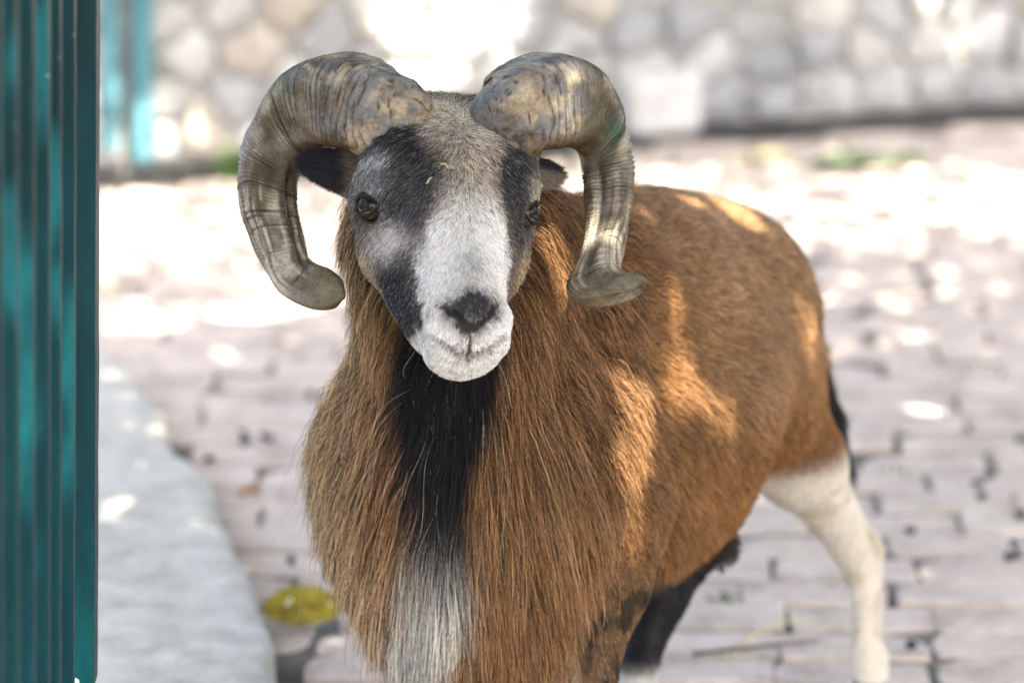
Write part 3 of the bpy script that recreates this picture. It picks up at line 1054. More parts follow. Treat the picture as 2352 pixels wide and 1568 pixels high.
# ---- coat colours (linear albedo) as a pattern on the animal
def blob(q, c, r):
    return np.exp(-(((q[:, 0] - c[0]) / r[0]) ** 2 + ((q[:, 1] - c[1]) / r[1]) ** 2))
def lerp(a, b, t):
    return a + (np.asarray(b) - a) * np.clip(t, 0, 1)[:, None]
AX = unit(C_RMP - C_CH)
def coat_colour(p, g):
    n = len(p)
    c = np.tile(np.array([0.185, 0.094, 0.037]), (n, 1))
    nz = fbm(p, 14, 3)
    # trunk: greyer tan saddle, lightened to paint in sky light on the back, rusty rear
    al = (p - C_CH) @ AX
    c = lerp(c, (0.36, 0.225, 0.122), sm(0.13, 0.32, al) * sm(0.40, 0.52, p[:, 2]) * (0.35 + 0.9 * (nz - 0.25)))
    c = lerp(c, (0.25, 0.115, 0.036), sm(0.44, 0.58, p[:, 2] * -1 + 1.0) * sm(0.05, 0.2, al) * 0.5)
    c = lerp(c, (0.15, 0.066, 0.022), sm(0.62, 0.72, al) * 0.8)
    # dark belly line
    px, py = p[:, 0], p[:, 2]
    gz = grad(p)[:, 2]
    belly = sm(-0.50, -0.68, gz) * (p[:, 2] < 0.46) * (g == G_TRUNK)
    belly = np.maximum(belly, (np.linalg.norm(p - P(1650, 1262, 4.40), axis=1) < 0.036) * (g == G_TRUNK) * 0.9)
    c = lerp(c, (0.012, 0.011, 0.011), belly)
    # legs
    m_ = (g == G_HL)
    c = lerp(c, (0.66, 0.63, 0.555), m_ * sm(0.385, 0.335, p[:, 2] - 0.10 * (p[:, 0] - 0.36) + 0.02 * (nz - 0.5)))
    c = lerp(c, (0.42, 0.29, 0.13), m_ * 0.7 * np.exp(-((p - P(2005, 1240, 4.69)) ** 2).sum(1) / 0.018 ** 2))
    c = lerp(c, (0.46, 0.40, 0.30), m_ * (p[:, 2] < 0.33) * 0.6 * sm(0.5, 0.68, fbm(p, 30, 77)))
    m_ = (g == G_HR)
    c = lerp(c, (0.012, 0.012, 0.016), m_ * 1.0)
    c = lerp(c, (0.6, 0.62, 0.6), m_ * sm(0.155, 0.125, p[:, 2]))
    m_ = (g == G_FL)
    c = lerp(c, (0.17, 0.10, 0.045), m_ * sm(0.40, 0.33, p[:, 2]))
    c = lerp(c, (0.03, 0.022, 0.014), m_ * sm(0.42, 0.33, p[:, 2]) * sm(0.45, 0.62, fbm(p, 45, 8)))
    c = lerp(c, (0.42, 0.34, 0.22), m_ * sm(0.335, 0.29, p[:, 2]) * sm(0.085, 0.065, p[:, 0]))
    c = lerp(c, (0.012, 0.011, 0.010), m_ * sm(0.42, 0.38, p[:, 2]) * sm(0.30, 0.34, p[:, 2]) * sm(0.075, 0.055, p[:, 0]))
    c = lerp(c, (0.6, 0.58, 0.52), m_ * sm(0.22, 0.18, p[:, 2]))
    m_ = (g == G_FR)
    c = lerp(c, (0.02, 0.016, 0.014), m_ * sm(0.40, 0.34, p[:, 2]))
    c = lerp(c, (0.6, 0.58, 0.52), m_ * sm(0.22, 0.18, p[:, 2]))
    m_ = (g == G_TAIL)
    c = lerp(c, (0.012, 0.011, 0.011), m_ * sm(0.50, 0.45, p[:, 2]))
    hoof = (g >= G_FL) & (g <= G_HR)
    c = lerp(c, (0.03, 0.028, 0.026), hoof * sm(0.05, 0.04, p[:, 2]))
    # throat and chest: black bib, then a silver bib
    nk = (g == G_NECK) | (g == G_TRUNK) | (g == G_FR)
    X, Z = p[:, 0] + 0.03 * (vnoise(p, 9, 6) - 0.5), p[:, 2]
    q = np.stack([X, Z], 1)
    c = lerp(c, (0.36, 0.25, 0.145), (g == G_NECK) * sm(-0.09, -0.17, X) * 0.9)
    bw = np.interp(Z, [0.48, 0.52, 0.57, 0.63], [0.010, 0.020, 0.034, 0.054])
    blk = sm(1.0, 0.65, np.abs(X + 0.064) / bw) * sm(0.465, 0.50, Z) * (p[:, 1] < 4.2)
    c = lerp(c, (0.0065, 0.0068, 0.008), nk * blk * 1.15)
    silver = sm(0.040, 0.014, np.abs(X + 0.082 + (0.46 - Z) * 0.22)) * sm(0.53, 0.47, Z) * sm(0.30, 0.36, Z) * (p[:, 1] < 4.2)
    c = lerp(c, (0.46, 0.46, 0.425), nk * silver)
    low = sm(0.36, 0.30, Z) * sm(0.13, 0.1, X) * sm(-0.06, -0.03, X)
    c = lerp(c, (0.03, 0.022, 0.016), nk * low * 0.8)
    # ears
    h = to_head(p)
    e = (g == G_EAR)
    c = lerp(c, (0.16, 0.135, 0.11), e * 1.0)
    ed = np.maximum(sm(0.090, 0.106, -h[:, 0]), sm(0.058, 0.066, h[:, 1]) * (h[:, 0] > 0))
    c = lerp(c, (0.016, 0.017, 0.022), e * ed)
    # face
    f = (g == G_HEAD)
    s, u, nn = h[:, 0], h[:, 1], h[:, 2]
    nzf = fbm(p, 90, 5)
    q = np.stack([s + 0.012 * (nzf - 0.5), u + 0.014 * (fbm(p, 70, 9) - 0.5)], 1)
    s, u = q[:, 0], q[:, 1]
    fc = np.tile(np.array([0.15, 0.13, 0.115]), (n, 1))
    fc = lerp(fc, (0.64, 0.56, 0.47), sm(0.066, 0.040, np.abs(s)) * sm(-0.06, 0.0, u))                 # forehead
    fc = lerp(fc, (0.70, 0.65, 0.58), 0.8 * blob(q, (0.0, 0.088), (0.04, 0.028)))
    fc = lerp(fc, (0.015, 0.016, 0.020), 1.9 * blob(q, (-0.052, 0.026), (0.034, 0.042)))
    fc = lerp(fc, (0.015, 0.016, 0.020), 1.6 * blob(q, (-0.062, 0.068), (0.026, 0.026)))
    fc = lerp(fc, (0.017, 0.017, 0.020), 1.9 * blob(q, (0.058, 0.024), (0.030, 0.046)))
    fc = lerp(fc, (0.022, 0.022, 0.024), 1.2 * blob(q, (0.060, 0.070), (0.024, 0.024)))
    fc = lerp(fc, (0.055, 0.05, 0.055), 0.5 * blob(q, (-0.045, 0.018), (0.020, 0.020)))
    fc = lerp(fc, (0.42, 0.45, 0.48), 0.95 * blob(q, (-0.080, 0.044), (0.012, 0.012)))
    fc = lerp(fc, (0.30, 0.31, 0.32), 0.8 * blob(q, (-0.082, 0.018), (0.014, 0.010)))
    fc = lerp(fc, (0.5, 0.46, 0.38), 0.8 * blob(q, (0.086, 0.024), (0.010, 0.016)))
    # white blaze and muzzle
    wl = np.interp(u, [-0.20, -0.13, -0.06, -0.035, -0.01, 0.02], [-0.048, -0.043, -0.042, -0.036, -0.022, -0.01])
    wr = np.interp(u, [-0.20, -0.13, -0.06, -0.035, -0.01, 0.02], [0.06, 0.058, 0.052, 0.046, 0.032, 0.012])
    wm = sm(-0.007, 0.006, s - wl) * sm(-0.007, 0.006, wr - s) * sm(0.03, -0.03, u)
    fc = lerp(fc, (0.74, 0.745, 0.74), wm)
    # cheeks
    fc = lerp(fc, (0.013, 0.014, 0.018), 2.2 * blob(q, (-0.060, -0.088), (0.015, 0.038)) * (1 - wm))
    fc = lerp(fc, (0.013, 0.014, 0.018), 2.2 * blob(q, (-0.054, -0.125), (0.015, 0.035)) * (1 - wm))
    fc = lerp(fc, (0.55, 0.55, 0.55), 1.2 * blob(q, (-0.062, -0.036), (0.016, 0.016)) * (1 - wm))
    fc = lerp(fc, (0.04, 0.04, 0.045), 1.3 * blob(q, (-0.046, -0.016), (0.014, 0.024)) * (1 - wm))
    fc = lerp(fc, (0.03, 0.028, 0.028), 1.2 * blob(q, (0.064, -0.022), (0.014, 0.022)) * (1 - wm))
    fc = lerp(fc, (0.32, 0.235, 0.15), 0.9 * sm(-0.028, -0.05, nn) * sm(-0.02, -0.05, u) * (s > 0) * (1 - wm))
    fc = lerp(fc, (0.05, 0.04, 0.032), 0.9 * blob(q, (0.062, -0.10), (0.010, 0.05)) * (1 - wm))
    fc = lerp(fc, (0.40, 0.32, 0.22), 0.85 * sm(-0.058, -0.075, nn) * (s < 0) * sm(-0.03, -0.05, u))
    # nose and lips
    fc = lerp(fc, (0.36, 0.37, 0.39), 0.75 * blob(q, (0.0, -0.085), (0.016, 0.018)))
    fc = lerp(fc, (0.028, 0.031, 0.040), 1.4 * blob(q, (0.0, NOSE_U - 0.002), (0.027, 0.0165)))
    vee = sm(0.0085, 0.004, np.abs(u - VEE_U - np.abs(s) * 0.95)) * sm(0.031, 0.025, np.abs(s)) * sm(0.02, 0.035, nn)
    fc = lerp(fc, (0.010, 0.010, 0.012), vee)
    fc = lerp(fc, (0.035, 0.03, 0.032), 1.3 * blob(q, (0.0, VEE_U + 0.005), (0.011, 0.010)) * (nn > 0.02))
    mouth = sm(0.0058, 0.0015, np.abs(u - MOUTH_U - 11.0 * s * s)) * (nn > -0.01) * sm(0.05, 0.03, np.abs(s))
    fc = lerp(fc, (0.08, 0.07, 0.07), 0.62 * mouth)
    fc = lerp(fc, (0.05, 0.045, 0.05), sm(0.003, 0.001, np.abs(s)) * sm(-0.148, -0.156, u) * sm(-0.182, -0.174, u))
    fc = lerp(fc, (0.16, 0.15, 0.15), 0.55 * sm(0.60, 0.72, vnoise(p, 420, 7)) * sm(-0.148, -0.16, u))
    fc = lerp(fc, (0.55, 0.45, 0.36), 0.5 * sm(-0.184, -0.196, u))
    # lids
    for sg, ec in EYES:
        d = np.linalg.norm(p - ec, axis=1)
        fc = lerp(fc, (0.016, 0.015, 0.018), sm(0.0215, 0.0175, d))
    fc = lerp(fc, (0.02, 0.02, 0.026), sm(0.098, 0.110, u) * 0.9)                                     # dark tuft at the poll
    c = np.where(f[:, None], fc, c)
    return np.clip(c, 0.003, 0.9)

# ---- materials of the animal
def hair_mat(name, rough=0.45, spec=0.2):
    m, nt, b = new_mat(name)
    nt.links.new(attr(nt, 'hair_color'), b.inputs['Base Color'])
    b.inputs['Roughness'].default_value = rough
    b.inputs['Specular IOR Level'].default_value = spec
    return m
M['hair'] = hair_mat('coat_hair')
M['facehair'] = hair_mat('face_hair', 0.55, 0.22)
def skin_mat():
    m, nt, b = new_mat('ram_skin')
    col = mix(nt, 1.0, attr(nt, 'coat'), (0.42, 0.40, 0.38), 'MULTIPLY')  # skin darker than the hairs, paints shade into the gaps between them
    nt.links.new(col, b.inputs['Base Color'])
    b.inputs['Roughness'].default_value = 0.6
    b.inputs['Specular IOR Level'].default_value = 0.25
    bump(nt, b, noise(nt, 220, 4, 0.6), 0.35, 0.002)
    return m
M['skin'] = skin_mat()

ram = empty('ram', (C_SH[0], C_SH[1], 0))
tag(ram, 'brown mouflon ram with curled horns and long black and silver chest mane', 'ram')
RO = np.array(ram.location)
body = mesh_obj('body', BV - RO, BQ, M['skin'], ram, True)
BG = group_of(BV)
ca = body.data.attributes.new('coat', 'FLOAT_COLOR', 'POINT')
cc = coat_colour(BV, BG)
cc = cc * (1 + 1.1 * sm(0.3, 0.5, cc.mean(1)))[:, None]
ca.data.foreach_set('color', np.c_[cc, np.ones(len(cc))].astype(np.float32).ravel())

# ---- horns
def catmull(A, n):
    A = np.asarray(A, float)
    m_ = len(A)
    t = np.linspace(0, m_ - 1, n)
    i = np.clip(t.astype(int), 0, m_ - 2)
    f = (t - i)[:, None]
    p0, p1, p2, p3 = A[np.clip(i - 1, 0, m_ - 1)], A[i], A[i + 1], A[np.clip(i + 2, 0, m_ - 1)]
    return 0.5 * (2 * p1 + (p2 - p0) * f + (2 * p0 - 5 * p1 + 4 * p2 - p3) * f ** 2 + (3 * p1 - p0 - 3 * p2 + p3) * f ** 3)
def horn_mat():
    m, nt, b = new_mat('horn_keratin')
    col = mix(nt, 1.0, attr(nt, 'keratin'), (1.0, 0.96, 0.88), 'MULTIPLY')
    fine = noise(nt, 260, 6, 0.7)
    col = mix(nt, 0.5, col, ramp(nt, fine, [(0.3, (0.35, 0.34, 0.33)), (0.65, (1.3, 1.3, 1.3))]), 'MULTIPLY')
    col = mix(nt, 0.7, col, ramp(nt, noise(nt, 48, 8, 0.72), [(0.36, (0.35, 0.33, 0.3)), (0.6, (1.25, 1.25, 1.25))]), 'MULTIPLY')
    nt.links.new(col, b.inputs['Base Color'])
    b.inputs['Roughness'].default_value = 0.55
    b.inputs['Specular IOR Level'].default_value = 0.3
    bump(nt, b, noise(nt, 230, 8, 0.75), 0.8, 0.0022)
    return m
M['horn'] = horn_mat()
Y0 = 3.955
def build_horn(pairs, dY, B, side, label, seed, green, groove):
    out = np.array([P(a, b, Y0 + d) for (a, b, _, _), d in zip(pairs, dY)])
    inn = np.array([P(a, b, Y0 + d) for (_, _, a, b), d in zip(pairs, dY)])
    n, mseg = 520, 84
    cen, hv = catmull((out + inn) / 2, n), catmull((out - inn) / 2, n)
    bb = catmull(np.array(B)[:, None], n)[:, 0]
    T = unit(np.gradient(cen, axis=0))
    e1 = hv
    e2 = unit(np.cross(T, e1)) * side              # away from the camera side
    s = np.r_[0, np.cumsum(np.linalg.norm(np.diff(cen, axis=0), axis=1))]
    th = np.linspace(0, 2 * math.pi, mseg, endpoint=False)
    S_, TH = np.meshgrid(s, th, indexing='ij')
    # rounded-triangle section: broad front, keel on the outer back
    ct, st = np.cos(TH), np.sin(TH)
    ex = 0.66 - 0.08 * sm(0.7, 0.9, S_ / s[-1])
    rx = np.sign(ct) * np.abs(ct) ** ex
    ry = np.sign(st) * np.abs(st) ** ex
    ry = ry * (1 + 0.28 * rx)
    
    base = cen[:, None] + e1[:, None] * rx[..., None] + (e2 * bb[:, None])[:, None] * ry[..., None]
    nor = unit(e1[:, None] / (np.linalg.norm(e1, axis=1)[:, None, None] + 1e-6) * ct[..., None] + e2[:, None] * st[..., None])
    pts3 = base.reshape(-1, 3)
    tot = s[-1]
    tn = S_ / tot
    f0_ = lambda a: a.reshape(-1)
    w1 = (vnoise(pts3, 38, seed) - 0.5).reshape(S_.shape)
    w2 = (vnoise(pts3, 110, seed + 1) - 0.5).reshape(S_.shape)
    w3 = fbm(pts3, 16, seed + 2).reshape(S_.shape)
    wob = 0.010 * w1 + 0.003 * w2
    # broad wavy folds near the skull, fine rings beyond
    ph = (S_ + wob * (1 - tn) * 2.0) 
    fold = np.abs(np.sin(ph * math.pi / 0.0085 + 1.2 * np.sin(ph * 110)))
    foldm = sm(0.30, 0.20, tn)
    ring = np.sin((S_ + 0.0012 * w2 + 0.002 * w1) * 2 * math.pi / 0.0052 + 2.0 * np.sin(S_ * 190))
    ringm = sm(0.10, 0.2, tn) * sm(0.98, 0.8, tn) * (0.45 + 0.9 * w3)
    d = foldm * (0.0040 * np.sqrt(fold) * (0.4 + 1.2 * w3) - 0.0008 + 0.0012 * w2) + ringm * 0.0015 * ring * (0.3 + 1.4 * (fbm(np.c_[f0_(S_) * 60, f0_(S_) * 0, f0_(S_) * 0], 1.0, seed + 3, 2).reshape(S_.shape))) * (0.3 + 0.7 * sm(0.75, 0.5, tn))
    lens = np.linalg.norm(e1, axis=1)[:, None]
    d = d + 0.0035 * w1 * sm(0, 0.03, lens)
    # a long groove dividing the facets of the lower half
    gr_ = np.exp(-((ct - groove) / 0.085) ** 2) * (st < 0.1) * sm(0.42, 0.54, tn) * sm(0.93, 0.84, tn)
    d = d - 0.0048 * gr_ * sm(0.008, 0.02, lens)
    rdg = np.exp(-((ct - groove - 0.26) / 0.13) ** 2) * (st < 0.1) * sm(0.42, 0.5, tn) * sm(0.9, 0.8, tn)
    d = d + rdg * (0.0016 + 0.0011 * np.sin((S_ + 0.002 * w1) * 2 * math.pi / 0.0088)) * sm(0.008, 0.02, lens)
    d = d - 0.0055 * np.exp(-((ct + 0.05) / 0.45) ** 2) * (st < 0) * sm(0.84, 0.9, tn) * sm(0.006, 0.015, lens)
    # growth cracks
    crack = np.zeros_like(S_)
    r_ = np.random.default_rng(seed)
    for c0 in list(r_.uniform(0.28, 0.93, 16)):
        wv = np.abs(tn - c0 + 0.010 * w1 + 0.004 * w2)
        crack = np.maximum(crack, sm(0.0032, 0.0008, wv) * sm(0.42, 0.6, vnoise(pts3, 24, seed + int(c0 * 99)).reshape(S_.shape)))
    d = d - 0.0014 * crack
    d = np.clip(d, -lens * 0.2, lens * 0.3)
    Vt = base + nor * d[..., None]
    # colours
    c = np.tile(np.array([0.175, 0.16, 0.132]), (n * mseg, 1))
    f_ = lambda a: a.reshape(-1)
    W3, W1, W2 = f_(w3), f_(w1), f_(w2)
    tnf, ctf, stf = f_(tn), f_(ct), f_(st)
    c = lerp(c, (0.27, 0.26, 0.235), sm(0.35, 0.7, W3))
    c = lerp(c, (0.085, 0.074, 0.056), sm(0.54, 0.38, W3) * 0.7)
    c = c * (1 + 0.38 * f_(ring * ringm) * (0.35 + 0.65 * sm(0.7, 0.5, tnf)))[:, None]
    # blue-grey folds with ochre grooves at the skull
    c = lerp(c, (0.17, 0.178, 0.20), f_(foldm) * 0.85)
    c = lerp(c, (0.36, 0.31, 0.23), f_(foldm) * sm(0.46, 0.62, fbm(pts3, 34, seed + 14)) * 0.85)
    c = lerp(c, (0.22, 0.12, 0.04), f_(foldm) * sm(0.34, 0.12, f_(fold)) * sm(0.35, 0.55, fbm(pts3, 40, seed + 9)) * 0.9)
    c = lerp(c, (0.05, 0.042, 0.036), f_(foldm) * sm(0.34, 0.06, f_(fold)) * sm(0.3, 0.5, fbm(pts3, 55, seed + 12)) * 0.9)
    # upper weathered crest: pale with slate blotches
    crest = sm(0.15, 0.6, ctf) * sm(0.1, 0.2, tnf) * sm(0.62, 0.4, tnf)
    bl = fbm(pts3, 60, seed + 5)
    c = lerp(c, (0.42, 0.41, 0.36), crest * sm(0.45, 0.6, bl) * 0.8)
    c = lerp(c, (0.16, 0.17, 0.195), crest * sm(0.52, 0.38, bl) * 0.8)
    # verdigris stain
    gb = crest * 0 + sm(0.5, 0.1, np.abs(ctf - green[2])) * sm(green[1], 0.0, np.abs(tnf - green[0])) * sm(0.4, 0.6, fbm(pts3, 45, seed + 6))
    c = lerp(c, (0.05, 0.13, 0.10), gb * green[3])
    # inner underside: warm brown
    c = lerp(c, (0.15, 0.095, 0.042), sm(-0.45, -0.9, ctf) * 0.75)
    c = lerp(c, (0.06, 0.045, 0.03), sm(-0.2, -0.6, ctf) * sm(0.5, 0.2, tnf) * sm(0.5, 0.35, W3) * 0.7)
    # worn pale streak on the lower front, dark streaks along it
    q = np.c_[f_(S_) * 9, ctf * 3.2, stf * 3.2]
    sk = fbm(q, 3.0, seed + 7)
    c = lerp(c, (0.44, 0.425, 0.38), sm(0.56, 0.66, tnf) * sm(0.93, 0.84, tnf) * sm(0.50, 0.64, sk) * 0.8)
    c = lerp(c, (0.085, 0.06, 0.04), sm(0.45, 0.6, tnf) * sm(0.48, 0.36, sk) * 0.75)
    c = lerp(c, (0.12, 0.105, 0.072), sm(0.86, 0.95, tnf) * 0.7)
    c = lerp(c, (0.022, 0.017, 0.013), np.maximum(f_(crack), f_(gr_)) * 0.85)
    Vv = Vt.reshape(-1, 3)
    F = []
    for i in range(n - 1):
        for j in range(mseg):
            a, b = i * mseg + j, i * mseg + (j + 1) % mseg
            F.append((a, b, b + mseg, a + mseg) if side > 0 else (a, a + mseg, b + mseg, b))
    k0 = len(Vv)
    Vv = np.vstack([Vv, cen[-1] + T[-1] * 0.002])
    c = np.vstack([c, c[-1]])
    for j in range(mseg):
        a, b = (n - 1) * mseg + j, (n - 1) * mseg + (j + 1) % mseg
        F.append((a, b, k0) if side > 0 else (b, a, k0))
    o = mesh_obj('horn', Vv - RO, F, M['horn'], ram, True)
    at = o.data.attributes.new('keratin', 'FLOAT_COLOR', 'POINT')
    at.data.foreach_set('color', np.c_[np.clip(c, 0.003, 0.9), np.ones(len(c))].astype(np.float32).ravel())
    o['label'] = label
LEFT = [(985, 268, 850, 380), (982, 226, 838, 352), (940, 192, 832, 350), (885, 165, 805, 336), (790, 128, 765, 331), (690, 150, 727, 338), (612, 232, 702, 362), (562, 320, 688, 402), (547, 400, 681, 442),
        (554, 480, 683, 490), (578, 556, 697, 545), (614, 626, 711, 594), (662, 682, 724, 606), (714, 708, 752, 616), (758, 709, 780, 640), (788, 688, 791, 668)]
build_horn(LEFT, (.035, .008, 0.002, .02, .045, .07, .09, .095, .09, .075, .055, .03, .005, -.02, -.035, -.04),
           (.016, .032, .042, .045, .045, .042, .04, .036, .032, .03, .028, .025, .020, .015, .012, .004), 1, 'horn with a worn pale streak and blunt curled tip', 11, (0.30, 0.1, 0.55, 0.5), -0.55)
RIGHT = [(1106, 258, 1222, 376), (1108, 214, 1238, 345), (1148, 180, 1238, 338), (1200, 143, 1265, 336), (1265, 127, 1290, 334), (1345, 147, 1318, 338), (1412, 222, 1332, 354), (1442, 300, 1338, 374), (1454, 390, 1341, 412),
         (1450, 470, 1343, 470), (1437, 540, 1340, 545), (1424, 600, 1328, 612), (1432, 640, 1306, 662), (1452, 652, 1312, 684), (1470, 648, 1345, 694), (1482, 641, 1405, 680), (1487, 640, 1470, 652)]
build_horn(RIGHT, (.035, .008, 0.002, .02, .045, .07, .085, .09, .085, .07, .05, .02, -.01, -.03, -.045, -.05, -.05),
           (.016, .032, .042, .045, .045, .042, .04, .036, .033, .03, .027, .024, .018, .015, .013, .009, .003), -1, 'horn with a green stain and an outward flared tip', 23, (0.36, 0.16, 0.25, 0.8), -0.12)

# ---- eyes
def eye_mat():
    m, nt, b = new_mat('ram_eye')
    col = attr(nt, 'iris')
    nt.links.new(col, b.inputs['Base Color'])
    b.inputs['Roughness'].default_value = 0.06
    b.inputs['Specular IOR Level'].default_value = 0.18
    return m
M['eye'] = eye_mat()
M['lid'] = plain('eyelid_skin', (0.012, 0.011, 0.012), 0.5, 0.12, 0.3, 200)
for sg, ec in EYES:
    bm = bmesh.new()
    bmesh.ops.create_uvsphere(bm, u_segments=48, v_segments=32, radius=0.0146)
    o = bm_obj('eye', bm, M['eye'], ram, True)
    gaze = unit(hs * sg * 0.80 + hn * 0.62 + hu * 0.05)
    up = unit(hu - gaze * (hu @ gaze))
    side_ = np.cross(up, gaze)
    R = np.stack([side_, up, gaze], 1)
    vv = np.array([v.co for v in o.data.vertices])
    d = vv / 0.0146
    front = d[:, 2]
    # iris with a wide horizontal pupil, pale ring below, brown rim
    rr = np.arccos(np.clip(front, -1, 1))
    c = np.tile(np.array([0.065, 0.042, 0.02]), (len(vv), 1))
    c = lerp(c, (0.005, 0.005, 0.006), sm(1.00, 0.88, rr))
    c = lerp(c, (0.05, 0.035, 0.02), sm(0.8, 0.6, rr) * sm(0.34, 0.42, np.abs(d[:, 1])) * 0.6)
    c = lerp(c, (0.55, 0.50, 0.40), 0.9 * sm(0.76, 0.86, rr) * sm(-0.62, -0.74, d[:, 1]) * sm(1.25, 1.05, rr))
    at = o.data.attributes.new('iris', 'FLOAT_COLOR', 'POINT')
    at.data.foreach_set('color', np.c_[c, np.ones(len(c))].astype(np.float32).ravel())
    o.matrix_local = Matrix(np.block([[R, (ec - RO)[:, None]], [np.zeros((1, 3)), np.ones((1, 1))]]).tolist())
    # lids: arcs hugging the eyeball
    for nm, sgn, elev in (('upper_eyelid', 1, 0.72), ('lower_eyelid', -1, 1.5)):
        path = []
        for t in np.linspace(-1, 1, 22):
            a = t * 1.15
            v_ = sgn * elev * math.cos(a * 1.2)
            dirv = unit(side_ * math.sin(a) + gaze * math.cos(a) + up * (v_ + 0.22 * t * sg))
            path.append(ec + dirv * 0.0151 - RO)
        V, F = tube(path, 0.0012 + 0.0022 * np.cos(np.linspace(-1, 1, 22) * 1.45) * (1.15 if sgn > 0 else 0.7), 8)
        mesh_obj(nm, V, F, M['lid'], ram, True)

# ---- fur: real strands, grown over the body and combed
def tri_points(n, wface):
    Q = BQ
    a, b, c, d = (BV[Q[:, i]] for i in range(4))
    ar = np.linalg.norm(np.cross(c - a, d - b), axis=1) * 0.5 * wface
    cum = np.cumsum(ar)
    f = np.searchsorted(cum, rng.random(n) * cum[-1])
    f = np.clip(f, 0, len(Q) - 1)
    u, v = rng.random((n, 1)), rng.random((n, 1))
    return a[f] * (1 - u) * (1 - v) + b[f] * u * (1 - v) + c[f] * u * v + d[f] * (1 - u) * v
FC = BV[BQ].mean(1)
FG = group_of(FC)
FN = unit(np.cross(BV[BQ[:, 2]] - BV[BQ[:, 0]], BV[BQ[:, 3]] - BV[BQ[:, 1]]))
FACING = (FN * unit(np.array([0, 0, CAM_H]) - FC)).sum(1)
VIS = np.where(FACING > -0.25, 1.0, 0.12)
def grow(R0, N0, D0, L, off, lift, grav, K, wav, sweep=None):
    p = R0 - N0 * 0.0015
    d = unit(D0 - N0 * (D0 * N0).sum(1, keepdims=True))
    d = unit(d + N0 * lift[:, None])
    pts = [p]
    gv = np.array([0, 0, -1.0])
    ph = rng.uniform(0, 6.28, (len(p), 3))
    for k in range(K):
        t = (k + 1) / K
        d = unit(d + gv * (grav / K) + wav[:, None] * np.sin(ph + t * 7.0) / K)
        p = p + d * (L / K)[:, None]
        sd = sample(p)
        gr = grad(p)
        tgt = off * min(1.0, t * 2.2)
        push = np.maximum(tgt - sd, 0)
        p = p + gr * push[:, None]
        into = np.minimum((d * gr).sum(1), 0) * (sd < tgt * 1.6)
        d = unit(d - gr * into[:, None])
        pts.append(p)
    return np.stack(pts, 1)
def clump(S, size, strength, power=1.4):
    """pull strands towards a neighbour strand, more at the tip"""
    n = len(S)
    roots = S[:, 0]
    key = np.floor((roots + rng.normal(0, size * 0.25, roots.shape)) / size).astype(np.int64)
    h = key[:, 0] * 73856093 ^ key[:, 1] * 19349663 ^ key[:, 2] * 83492791
    uq, first, invx = np.unique(h, return_index=True, return_inverse=True)
    lead = S[first][invx]
    t = np.linspace(0, 1, S.shape[1]) ** power
    st = (strength * rng.uniform(0.5, 1.0, n))[:, None, None] * t[None, :, None]
    return S + (lead - S) * st
def write_hair(name, S, col, r0, r1, mat, tipc=1.2, rootc=0.55):
    n, K, _ = S.shape
    hd = bpy.data.hair_curves.new(name)
    hd.add_curves([K] * n)
    hd.points.foreach_set('position', (S - RO).astype(np.float32).ravel())
    t = np.linspace(0, 1, K)
    rad = np.broadcast_to(np.asarray(r0), (n,))[:, None] * (1 - t)[None] + np.broadcast_to(np.asarray(r1), (n,))[:, None] * t[None]
    ra = hd.attributes.get('radius') or hd.attributes.new('radius', 'FLOAT', 'POINT')
    ra.data.foreach_set('value', rad.astype(np.float32).ravel())
    shade = rootc + (tipc - rootc) * t ** 0.7  # agouti tips, roots darkened further to paint in shade between hairs
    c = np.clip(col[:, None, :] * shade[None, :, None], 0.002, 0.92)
    c = np.concatenate([c, np.ones((n, K, 1))], 2)
    at = hd.attributes.new('hair_color', 'FLOAT_COLOR', 'POINT')
    at.data.foreach_set('color', c.astype(np.float32).ravel())
    hd.materials.append(mat)
    o = bpy.data.objects.new(name, hd)
    COL.objects.link(o)
    o.parent = ram
    return o
def variation(col, sd, n):
    return col * np.exp(rng.normal(0, sd, (n, 1))) * np.exp(rng.normal(0, 0.05, (n, 3)))

